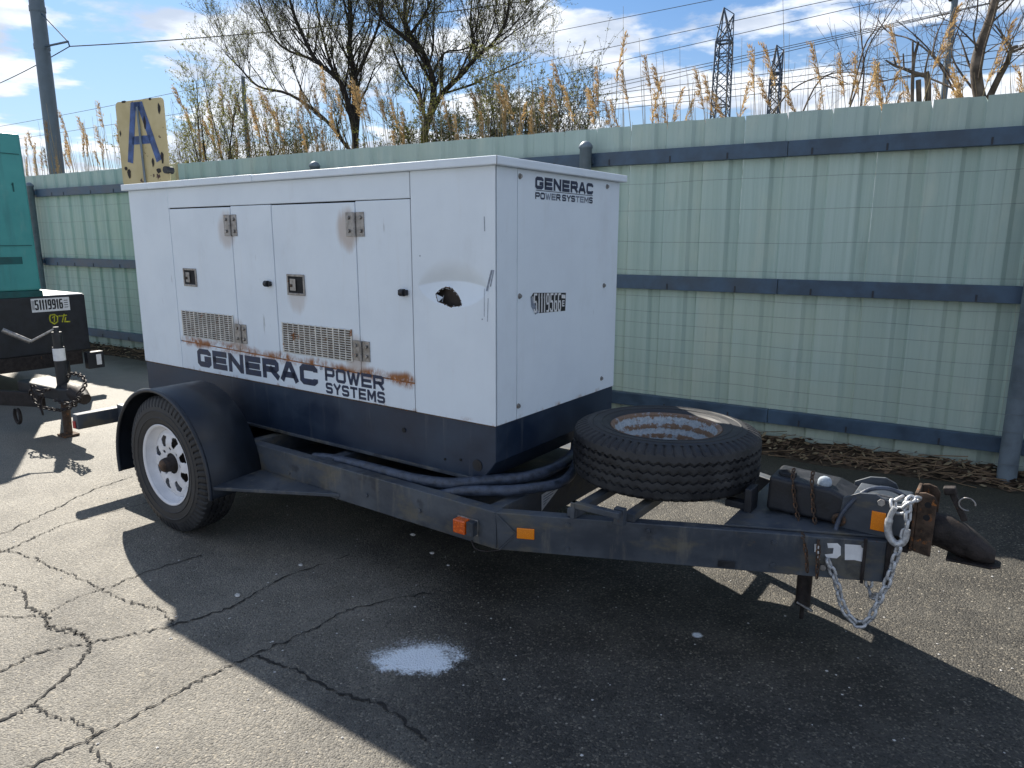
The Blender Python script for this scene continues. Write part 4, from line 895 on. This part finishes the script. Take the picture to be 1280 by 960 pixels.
# drawbar, jack, coupler, chains of the second trailer
for s_ in (-1, 1): Q('drawbar_beam', plank([(-6.1, .06+s_*.70), (-4.62, .06+s_*.05), (-4.62, .06+s_*.10), (-6.1, .06+s_*.78)], .24, .36), 'rustdark', .005)
Q('drawbar_strip', MB().obox((-5.35, -.335, .305), Vector((.62, .285, 0)), (.003, -.006, 0), (0, 0, .022)), 'label')
Q('coupler_bed', plank([(-4.95, -.06), (-4.30, -.02), (-4.18, .04), (-4.18, .11), (-4.30, .17), (-4.95, .20)], .33, .43), 'plastic', .012)
Q('coupler_head', MB().tube([(-4.35, .075, .40), (-4.15, .075, .39), (-4.06, .075, .36)], [.06, .065, .045], 12), 'rustdark')
jk = Q('jack', MB().tube([(-4.448, .085, .30), (-4.448, .085, .74)], .042, 14).tube([(-4.448, .085, .74), (-4.448, .085, .86)], .036, 14).tube([(-4.448, .085, .86), (-4.448, .085, .90)], .02, 10), 'plastic', 0)
Q('jack_label', MB().lathe([(.63, .0435), (.73, .0435)], 16, 'z', (-4.448, .085, 0)), 'label', parent=jk)
Q('jack_tube', MB().tube([(-4.448, .08, .02), (-4.448, .085, .30)], .032, 12).box(-4.51, -4.386, .02, .14, 0.004, .02), 'rust', parent=jk)
Q('jack_crank', MB().tube([(-4.448, .085, .89), (-4.46, -.04, .83), (-4.47, -.10, .80)], .009, 8).tube([(-4.47, -.10, .80), (-4.52, -.26, .905)], .018, 10), 'steel', parent=jk)
for pts in ([(60, 487, -.06), (48, 489, -.10), (41, 482, -.11), (39, 493, -.11), (47, 506, -.11), (62, 511, -.10), (80, 512, -.09), (96, 504, -.07), (104, 490, -.05)], [(98, 492, -.05), (106, 482, 0), (103, 471, .05), (90, 467, .06), (84, 472, .06)], [(52, 496, -.11), (51, 508, -.12), (53, 516, -.12)], [(70, 500, -.1), (88, 505, -.1), (100, 497, -.09)]):
    ch = chain('drawbar_chain', [lat(a, b, 1, c) for a, b, c in pts], mid_link, .042, 'galv', parent=TQ)
    ch.location = Vector(ch.location)-Vector(QB)
hk = [(-4.86+.055*math.cos(a), -.12, .085+.065+.062*math.sin(a)) for a in [R(130+300*k/18) for k in range(19)]]
Q('hook', MB().tube(hk, .014, 8), 'rustdark')

# ================================================================== poles, pylons, overhead lines
def pole(name, px0, py0, px1, py1, Y, r_, label, top=None):
    a = at(px0, py0, 1, Y); b = at(px1, py1, 1, Y); H = b.z+(2.0 if top is None else top)
    root = tag(empty(name, (a.x, Y, 0)), label, 'utility pole')
    MB().tube([(0, 0, 0), (0, 0, H)], [r_*1.08, r_*.94], 20).build('pole_shaft', M['pole'], root)
    return root, H
PY = 8.6
up, H = pole('utility_pole', 70, 205, 41, 0, PY, .145, 'tall grey steel utility pole with a bracket arm at the left edge')
ux_, uy_ = up.location.x, PY
e = at(85, 52, 1, PY); e2 = at(87, 58, 1, PY); tp = at(46, 12, 1, PY)
mb = MB(); mb.tube([(.12, 0, e.z+.02), (e.x-ux_, 0, e.z)], .022, 8); mb.build('bracket_arm', M['rail'], up)
MB().tube([(.0, 0, tp.z), (e.x-ux_, 0, e.z)], .012, 6).build('arm_stay', M['rail'], up)
MB().tube([(e.x-ux_, 0, e.z), (e2.x-ux_, 0, e2.z)], .014, 6).build('insulator', M['rail'], up)
for z in (e.z+.02, tp.z): MB().lathe([(-.05, .155), (.05, .155)], 20, 'z', (0, 0, z)).build('pole_band', M['pole'], up)
def cable(name, p, q, sag, r_, label, group=None):
    mb = MB(); n = 24; pts = [p.lerp(q, k/n)-Vector((0, 0, sag*4*(k/n)*(1-k/n))) for k in range(n+1)]
    mid = pts[n//2]; mb.tube([x-p for x in pts], r_, 5, False)
    o = mb.build(name, M['cable'], None, loc=p); tag(o, label, 'cable', group)
cable('overhead_cable', e2, at(720, -8, 1, 13.5), .12, .011, 'nearest dark cable running right from the pole bracket behind the bare trees')
cable('overhead_cable', e2, at(-60, 126, 1, 11.0), .1, .010, 'short cable dropping left from the pole bracket arm to the edge')
cable('overhead_cable', at(-60, 168, 1, 20), at(330, 92, 1, 20), .1, .010, 'thin cable low in the sky crossing behind the utility pole')
cable('overhead_cable', at(-40, 182, 1, 22), at(420, 108, 1, 22), .1, .010, 'lowest thin cable crossing the sky behind the A sign')
def pylon(Y, px, pytop, wpx, label):
    top = at(px, pytop, 1, Y); d_ = (at(px+wpx/2, 60, 1, Y)-at(px-wpx/2, 60, 1, Y)).length/2
    base = tag(empty('lattice_pylon', (top.x, Y, 0)), label, 'pylon', None)
    H = top.z; hb = H*.865; w0 = d_*1.12; w1 = d_*.78
    def c(i, z): w = w0+(w1-w0)*z/hb; return Vector(((-w, w, w, -w)[i], (-w, -w, w, w)[i], z))
    r_ = .0011*Y
    ml_ = MB()
    for i in range(4): ml_.tube([c(i, 0), c(i, hb)], r_*1.1, 5)
    ml_.build('pylon_legs', M['pylon'], base)
    mb = MB(); n = 17
    for k in range(n):
        za, zb2 = hb*k/n, hb*(k+1)/n
        for i in range(4):
            j = (i+1) % 4; mb.tube([c(i, za), c(j, zb2)], r_*.55, 4); mb.tube([c(j, za), c(i, zb2)], r_*.55, 4)
            if k % 4 == 0: mb.tube([c(i, za), c(j, za)], r_*.9, 4)
    mb.build('pylon_bracing', M['pylon'], base)
    mb = MB(); tip = Vector((-w1*.35, 0, H)); tip2 = Vector((w1*1.1, w1*.4, H*.972))
    for i in range(4):
        mb.tube([c(i, hb), tip], r_*.9, 5); mb.tube([c(i, hb), tip2], r_*.7, 5); mb.tube([c(i, hb), c((i+1) % 4, hb)], r_*1.3, 5)
        mb.tube([c(i, hb), c((i+2) % 4, hb)+Vector((0, 0, H*.06))], r_*.6, 4)
    mb.tube([tip, tip2], r_*.7, 4); mb.build('pylon_peak', M['pylon'], base)
pylon(95, 908, 9, 21, 'nearer taller steel lattice pylon above the fence')
pylon(122, 973, 56, 15, 'farther shorter steel lattice pylon right of the tall one')
mbs = []
for k_, (i, (ya, yb_, Y)) in zip((1, 2, 3, 4, 5, 7, 8, 9, 0, 6), enumerate(((47, 17, 95), (66, 34, 95), (93, 63, 95), (97, 66, 95), (103, 70, 95), (118, 100, 122), (124, 107, 122), (131, 116, 122), (14, -14, 122), (110, 92, 122)))):
    a, b = at(820, ya, 1, Y), at(960, yb_, 1, Y); dv = (b-a)
    cable('power_line', a-dv*2.6, b+dv*3.2, 0, .00042*Y, ['highest', 'second highest', 'third highest', 'fourth highest', 'fifth highest', 'sixth highest', 'seventh highest', 'third lowest', 'second lowest', 'lowest'][k_]+' power line strung past the two lattice pylons above the fence', ('near' if i < 5 else 'far')+' power lines along the pylons')
rp, H = pole('utility_pole', 1180, 118, 1185, 2, 17, .062, 'slim grey pole with an insulator top among the bare branches at right', .02)
mb = MB(); mb.lathe([(-.02, .04), (.05, .075), (.08, .05), (.12, .075), (.16, .03), (.3, .02)], 12, 'z', (-.06, 0, H)); mb.build('insulator', M['plastic'], rp)
tag(MB().tube([(0, 0, 0), (0, 0, at(308, 95, 1, 15).z)], .055, 10).build('short_post', M['pole'], None, loc=(at(308, 160, 1, 15).x, 15, 0)), 'short dark post standing in the brush behind the fence left of the willows', 'post')

# ================================================================== trees and brush behind the fence
class Tree:
    def __init__(s, seed): s.r = random.Random(seed); s.wood = MB(); s.twig = MB(); s.leaf = MB(); s.nl = 0
    def limb(s, pts, r0, r1, n=7): s.wood.tube(pts, [r0+(r1-r0)*i/(len(pts)-1) for i in range(len(pts))], n)
    def grow(s, p, d, l, r_, depth, up=.35, wig=.22, kids=(3, 5), ratio=.62, spread=(.4, .9), leaf=0):
        R_ = s.r; n = max(3, int(l/.16)); n = min(n, 9); pts = [p.copy()]; q = p.copy(); d = d.normalized()
        for i in range(n):
            d = (d+Vector((R_.gauss(0, wig), R_.gauss(0, wig), R_.gauss(0, wig)+up*.25))*.5).normalized(); q = q+d*l/n; pts.append(q.copy())
        (s.wood if r_ > .012 else s.twig).tube(pts, [max(.0017, r_*(1-.70*i/n)) for i in range(n+1)], 6 if r_ > .012 else 4, False)
        if leaf and depth <= 1:
            for i in range(int(leaf*l*(1.0 if depth == 1 else 1.5))): s.lf(pts[R_.randint(1, n)]+Vector((R_.gauss(0, .015), R_.gauss(0, .015), R_.gauss(0, .015))))
        if depth <= 0: return
        for k in range(R_.randint(*kids)):
            t_ = R_.uniform(.25, 1.0); i = min(n-1, int(t_*n)); base = pts[i].lerp(pts[i+1], t_*n-i if t_ < 1 else 1)
            ax = d.orthogonal().normalized(); ax.rotate(Matrix.Rotation(R_.uniform(0, 6.283), 3, d)); a = R_.uniform(*spread)
            nd = d*math.cos(a)+ax*math.sin(a)
            s.grow(base, nd, l*ratio*R_.uniform(.7, 1.2), r_*.52*(1-.4*t_), depth-1, up, wig, kids, ratio, spread, leaf)
    def lf(s, p, sz=.0125):
        R_ = s.r; a = Vector((R_.gauss(0, 1), R_.gauss(0, 1), R_.gauss(0, 1))).normalized(); b = a.orthogonal().normalized(); sz = sz*R_.uniform(.6, 1.5)
        s.leaf.add([p-a*sz*1.1, p+b*sz*.42, p+a*sz*1.1, p-b*sz*.42], [(0, 1, 2, 3)])
    def along(s, pts, r0, r1, count, l, depth, leaf, **k):
        R_ = s.r; n = len(pts)
        for c in range(count):
            t_ = .12+.88*(c+R_.random())/count; f = t_*(n-1); i = min(n-2, int(f)); p = pts[i].lerp(pts[i+1], f-i); d = (pts[i+1]-pts[i]).normalized()
            ax = d.orthogonal().normalized(); ax.rotate(Matrix.Rotation(R_.uniform(0, 6.283), 3, d)); a = R_.uniform(.4, 1.0)
            s.grow(p, d*math.cos(a)+ax*math.sin(a)+Vector((0, 0, .25)), l*R_.uniform(.6, 1.3), (r0+(r1-r0)*t_)*.45, depth, leaf=leaf, **k)
    def done(s, name, label, cat, base, bark='bark', leafm='leaf', group=None):
        root = tag(empty(name, base), label, cat, group); off = tuple(base)
        if s.wood.v: s.wood.build('trunk', M[bark], root, off=off, recalc=False)
        if s.twig.v: s.twig.build('twigs', M['twig' if bark == 'bark' else 'barklight'], root, off=off, recalc=False)
        if s.leaf.v: s.leaf.build('crown', M[leafm], root, off=off, recalc=False)
        return root
def px_limb(pts, Y, dy=0.0, jit=0.0, rr=None):
    n = len(pts); return smooth_path([at(x, y, 1, Y+dy*i/(n-1)+(rr.uniform(-jit, jit) if rr else 0)) for i, (x, y) in enumerate(pts)], 4)
TY = 10.5
def willow(seed, limbs, Y, base_px, label, leaf, cnt):
    tr = Tree(seed); b = at(*base_px, 1, Y); base = Vector((b.x, Y, 0))
    for pts, r0, r1, dy in limbs:
        r0 *= .78; r1 *= .8; L = px_limb(pts, Y, dy, .05, tr.r); tr.limb(L, r0, r1, 8)
        ln = sum((L[i+1]-L[i]).length for i in range(len(L)-1))
        tr.along(L, r0, r1, max(5, int(ln*cnt)), .95, 3, leaf, up=.85, ratio=.62, kids=(3, 5), wig=.17, spread=(.3, .75))
    tr.limb([base, base+Vector((.05, 0, 1.0)), b], .115, .10, 10)
    return tr.done('willow_tree', label, 'tree', base)
willow(21, [([(445, 190), (444, 177), (447, 131), (444, 98), (437, 59), (439, 20), (433, -20), (430, -60)], .085, .03, .3),
            ([(445, 186), (441, 154), (429, 111), (418, 95), (395, 75), (378, 43), (365, 10), (352, -45)], .075, .025, -.5),
            ([(440, 190), (434, 184), (405, 148), (362, 118), (323, 108), (300, 85), (283, 68)], .055, .014, -.3),
            ([(418, 95), (408, 62), (398, 20), (392, -30)], .04, .015, .5), ([(395, 75), (352, 58), (330, 20), (318, -20)], .035, .012, .4), ([(444, 98), (462, 60), (476, 20), (480, -30)], .04, .015, -.4)],
       TY, (446, 200), 'left willow with several dark leaning stems and thin grey green leaf haze', 15, 6.3)
willow(22, [([(531, 180), (531, 164), (539, 138), (542, 105), (529, 66), (513, 43), (506, 16), (511, -40)], .10, .035, .3),
            ([(529, 66), (496, 39), (480, 23), (468, -10), (462, -50)], .055, .02, -.4), ([(532, 150), (523, 121), (506, 95), (490, 59), (480, 36)], .045, .014, .4),
            ([(539, 142), (552, 118), (575, 95), (595, 72), (618, 52), (634, 20), (638, -30)], .07, .018, -.5),
            ([(558, 116), (591, 105), (624, 89), (657, 74)], .028, .010, .2), ([(542, 90), (556, 66), (578, 62), (600, 50)], .03, .010, -.2), ([(514, 182), (493, 148), (473, 138)], .022, .008, .2),
            ([(513, 43), (535, 10), (548, -30)], .04, .015, .3), ([(595, 72), (588, 30), (592, -20)], .03, .012, .4)],
       TY+.6, (530, 195), 'right willow with a thick forked dark trunk and pale young leaves', 18, 6.2)
def bush(seed, px0, px1, pytop, Y, n, label, leaf, leafm='leaf', sz=.02, name='bush'):
    tr = Tree(seed); a, b = at(px0, 150, 1, Y), at(px1, 150, 1, Y); base = Vector(((a.x+b.x)/2, Y, 0)); w = abs(b.x-a.x)/2
    for i in range(int(n*1.3)):
        u = tr.r.uniform(-1, 1); zt = at((px0+px1)/2, pytop, 1, Y).z*(1-.22*abs(u)**1.5)*tr.r.uniform(.86, 1.03)
        p = Vector((base.x+u*w*.75, Y+tr.r.uniform(-.5, .5), 0)); q = Vector((base.x+u*w*1.1+tr.r.gauss(0, .15), Y+tr.r.uniform(-.6, .6), zt))
        m_ = p.lerp(q, .55)+Vector((tr.r.gauss(0, .12), tr.r.gauss(0, .1), 0)); L = smooth_path([p, m_, q], 6); tr.limb(L, .022, .004, 5)
        tr.along(L[5:], .014, .004, 17, .5, 1, int(leaf*1.25), up=.6, ratio=.6, kids=(3, 5), wig=.24)
    return tr.done(name, label, 'bush', base, leafm=leafm)
bush(31, 232, 318, 88, 8.2, 12, 'upright leafy bush with thin stems just right of the A sign', 22, 'leafy')
bush(32, 322, 400, 138, 8.6, 10, 'low tangled bush under the left willow with yellow green buds', 26, 'leafy')
bush(33, 490, 590, 138, 8.4, 12, 'low green bush at the foot of the right willow', 36, 'leafy')
bush(34, 600, 690, 112, 9.0, 14, 'grey green bush right of the willows', 34)
bush(35, 672, 748, 92, 8.8, 10, 'sparse thin stemmed bush fading out before the tall reeds', 16)
bush(36, 190, 232, 168, 8.6, 5, 'small twiggy bush half hidden by the A sign', 22, 'leafy')
# bare tree at right with sawn stubs
tr = Tree(41); Y = 8.0; b = at(1226, 125, 1, Y); base = Vector((b.x, Y, 0))
for pts, r0, r1, dy in (([(1228, 135), (1222, 108), (1220, 80), (1226, 55), (1236, 28), (1246, -6), (1256, -40)], .052, .030, .1), ([(1234, 128), (1248, 98), (1259, 78), (1264, 62), (1272, 58)], .030, .014, -.2), ([(1264, 62), (1256, 48), (1243, 30)], .014, .005, 0), ([(1262, 66), (1278, 60), (1300, 52)], .014, .006, 0)):
    L = px_limb(pts, Y, dy, .03, tr.r); tr.limb(L, r0, r1, 8); tr.along(L, r0*.6, r1*.6, 9, .75, 2, 0, up=.15, ratio=.65, kids=(2, 3), wig=.28)
tr.limb([base, b], .06, .052, 8); tr.done('bare_tree', 'bare grey tree with a thick leaning trunk at the right end of the fence', 'tree', base, 'barklight')
tr = Tree(42); Y = 7.6; b = at(1150, 130, 1, Y); base = Vector((b.x, Y, 0))
for pts, r0, r1 in (([(1140, 135), (1141, 92), (1143, 72), (1148, 52)], .016, .011), ([(1141, 80), (1141, 52)], .010, .008), ([(1149, 135), (1148, 100)], .022, .021), ([(1160, 135), (1160, 108), (1158, 90)], .026, .023), ([(1158, 94), (1146, 92), (1130, 86), (1118, 82), (1107, 75)], .019, .007), ([(1120, 82), (1117, 71)], .009, .006), ([(1130, 86), (1129, 67)], .008, .006), ([(1156, 92), (1158, 80), (1162, 63)], .009, .006)):
    tr.limb(px_limb(pts, Y), r0, r1, 8)
tr.done('pruned_tree', 'pruned stubby tree with sawn off grey stems above the fence', 'tree', base, 'barklight')
tr = Tree(43); Y = 8.6; b = at(1090, 140, 1, Y); base = Vector((b.x, Y, 0))
for pts in ([(1060, 140), (1075, 100), (1085, 60), (1110, 20), (1130, -10)], [(1075, 140), (1080, 90), (1076, 40), (1074, 5)], [(1200, 128), (1170, 75), (1140, 50), (1110, 40), (1095, 20)], [(1205, 125), (1180, 85), (1150, 50), (1120, 25)], [(960, 150), (990, 112), (1030, 95), (1060, 105)], [(1000, 148), (1025, 100), (1060, 90), (1110, 98)],
            [(1062, 130), (1080, 60), (1095, 35), (1100, 10)], [(1215, 110), (1190, 70), (1200, 30), (1215, -10)], [(1165, 70), (1172, 40), (1185, 15)], [(1190, 110), (1150, 95), (1110, 100), (1080, 110)]):
    L = px_limb(pts, Y, .5, .1, tr.r); tr.limb(L, .011, .004, 5); tr.along(L, .010, .004, 7, .5, 1, 0, up=.1, ratio=.6, kids=(2, 3), wig=.3)
tr.done('bramble_thicket', 'thicket of thin arching bare brambles left of the bare tree', 'thicket', base, 'barklight')

# ---- reeds
def reed_proto(seed, lean):
    r_ = random.Random(seed); H = 3.6; mbS, mbP = MB(), MB(); pts = []
    for i in range(11):
        u = i/10; pts.append(Vector((lean*.50*u**2.6, .10*u*u*r_.uniform(.4, 1), H*u)))
    mbS.tube(pts, [.0080*(1-.62*i/10) for i in range(11)], 5, False)
    for k in range(5):                                           # dry strap leaves
        u = r_.uniform(.35, .80); i = int(u*10); p = pts[i]; a = r_.uniform(0, 6.28); L = r_.uniform(.3, .55); d_ = Vector((math.cos(a), math.sin(a), .9)).normalized(); w = Vector((-math.sin(a), math.cos(a), 0))*.007
        q = [p, p+d_*L*.5, p+d_*L*.85+Vector((0, 0, -.10*L)), p+d_*L+Vector((math.cos(a)*.06, math.sin(a)*.06, -.35*L))]
        mbS.add([x-w*(1-j/3.2) for j, x in enumerate(q)]+[x+w*(1-j/3.2) for j, x in enumerate(q)], [(j, j+1, 5+j, 4+j) for j in range(3)])
    tip = pts[-1]; dr = (pts[-1]-pts[-2]).normalized(); droop = lean
    Lp_ = r_.uniform(.34, .52); side = Vector((droop, r_.uniform(-.4, .4), 0)).normalized(); nb = r_.randint(26, 34)
    for b_ in range(nb):                                         # loose side sprays, each a fan of fine hairs, hanging to the lee
        u = b_/nb; p = tip-dr*Lp_*(1-u)+side*.02*u; L = r_.uniform(.06, .135)*(1-.55*u)*(.55+.45*min(1, u*5)); a = r_.gauss(0, 1.1)
        d_ = Vector((side.x*math.cos(a)-side.y*math.sin(a), side.x*math.sin(a)+side.y*math.cos(a), 0))*r_.uniform(.25, .62)+dr*r_.uniform(.55, .95)
        q1 = p+d_*L*.6; q2 = p+d_*L+Vector((side.x*.02, side.y*.02, -.022*r_.random()))
        for h_ in range(12):
            v = r_.random(); m_ = p.lerp(q1, v*2) if v < .5 else q1.lerp(q2, v*2-1)
            e_ = m_+Vector((r_.gauss(0, .012), r_.gauss(0, .012), r_.gauss(.006, .012)))+d_*.022; w_ = Vector((r_.gauss(0, 1), r_.gauss(0, 1), r_.gauss(0, .3))).normalized()*.0034
            mbP.add([m_-d_*.008, (m_+e_)/2+w_, e_, (m_+e_)/2-w_], [(0, 1, 2, 3)])
        w_ = Vector((-d_.y, d_.x, 0)).normalized()*.0024; mbP.add([p-w_, p+w_, q1+w_, q2, q1-w_], [(0, 1, 2, 3, 4)])
    root = empty('reed', (0, 0, 0)); mbS.build('stem', M['straw'], root, recalc=False); mbP.build('plume', M['plume'], root, recalc=False); return root
protos = [reed_proto(60+i, l) for i, l in enumerate((-1, -.75, -.45, -.9, .35, -.2, .7))]
used = [False]*len(protos)
TIPS = [(782, 42), (793, 64), (769, 82), (806, 78), (826, 98), (744, 113), (757, 126), (820, 112), (866, 84), (880, 92), (945, 56), (961, 55), (1009, 48), (1066, 64), (1056, 70), (1109, 26), (1085, 70), (1098, 84), (1194, 6), (1263, 24), (1271, 86), (1186, 80), (1131, 112), (934, 102), (983, 104), (690, 76), (684, 96), (712, 108), (640, 108), (851, 108), (900, 118), (1030, 112), (1104, 116),
        (408, 84), (404, 126), (421, 140), (455, 110), (470, 106), (441, 98), (394, 158), (521, 120), (551, 120), (595, 112), (320, 124), (345, 120), (369, 135), (377, 150), (285, 124), (271, 152), (256, 168), (242, 178), (561, 140), (482, 162), (499, 160), (352, 140), (430, 112), (462, 122), (606, 140), (655, 128), (330, 150),
        (83, 140), (105, 146), (127, 127), (128, 158), (75, 164), (101, 166), (40, 178), (55, 184), (91, 178), (112, 172), (136, 166), (62, 196), (32, 196), (120, 188), (84, 192), (48, 200), (236, 160), (302, 140)]
rr = random.Random(77)
_on = 'first second third fourth fifth sixth seventh eighth ninth tenth eleventh twelfth thirteenth fourteenth fifteenth sixteenth seventeenth eighteenth nineteenth twentieth'.split()
ORD = _on+['twenty '+w for w in _on[:9]]+['thirtieth']+['thirty '+w for w in _on[:9]]+['fortieth']+['forty '+w for w in _on[:9]]
rt = random.Random(9)
TIPS += [(rt.uniform(24, 142), rt.uniform(145, 195)) for k in range(9)]+[(rt.uniform(228, 480), rt.uniform(105, 172)) for k in range(26)]+[(rt.uniform(480, 740), rt.uniform(105, 150)) for k in range(16)]+[(rt.uniform(740, 1275), rt.uniform(80, 125)) for k in range(12)]
TIPS.sort(); cnt = {}
for (px, py) in TIPS:
    Y = rr.uniform(6.9, 8.3) if px > 600 else rr.uniform(7.2, 9.2)
    tpt = at(px, py, 1, Y); k = rr.choice((0, 1, 2, 3, 5)) if px < 640 else rr.choice((0, 1, 2, 3, 4, 5, 6))
    o = protos[k] if not used[k] else copy_tree(protos[k]); used[k] = True
    s_ = tpt.z/3.62; lean = (-1, -.75, -.45, -.9, .35, -.2, .7)[k]
    o.location = (tpt.x-lean*.50*s_, Y-.07, 0); o.scale = (s_, s_, s_); o.rotation_euler = (0, 0, rr.uniform(-.5, .5))
    side = 'left of the A sign' if px < 145 else 'between the A sign and the willows' if px < 390 else 'in front of the willow trunks' if px < 610 else 'standing tall right of the willows' if px < 880 else 'beside the lattice pylons' if px < 1040 else 'among the bare branches at right'
    cnt[side] = cnt.get(side, 0)+1
    tag(o, ORD[cnt[side]-1]+' tan plumed reed from the left '+side, 'reed', 'reeds '+side)
for k, u in enumerate(used):
    if not u:
        for c in list(protos[k].children): bpy.data.objects.remove(c)
        bpy.data.objects.remove(protos[k])
# the reed bed's lower growth behind the fence reads as one mass of stalks
mb = MB()
for i in range(1500):
    x = rr.uniform(-24, 4); Y = rr.uniform(6.6, 9.5); h = rr.uniform(2.5, 3.5)*(1 if rr.random() < .8 else 1.10); a = Vector((x, Y, 0)); b = Vector((x+rr.gauss(-.12, .18), Y+rr.gauss(0, .1), h))
    mb.tube([a, a.lerp(b, .6)+Vector((.03, 0, .05)), b], [.005, .004, .0015], 4, False)
o = mb.build('reed_stalks', M['straw'], recalc=False); o['kind'] = 'stuff'
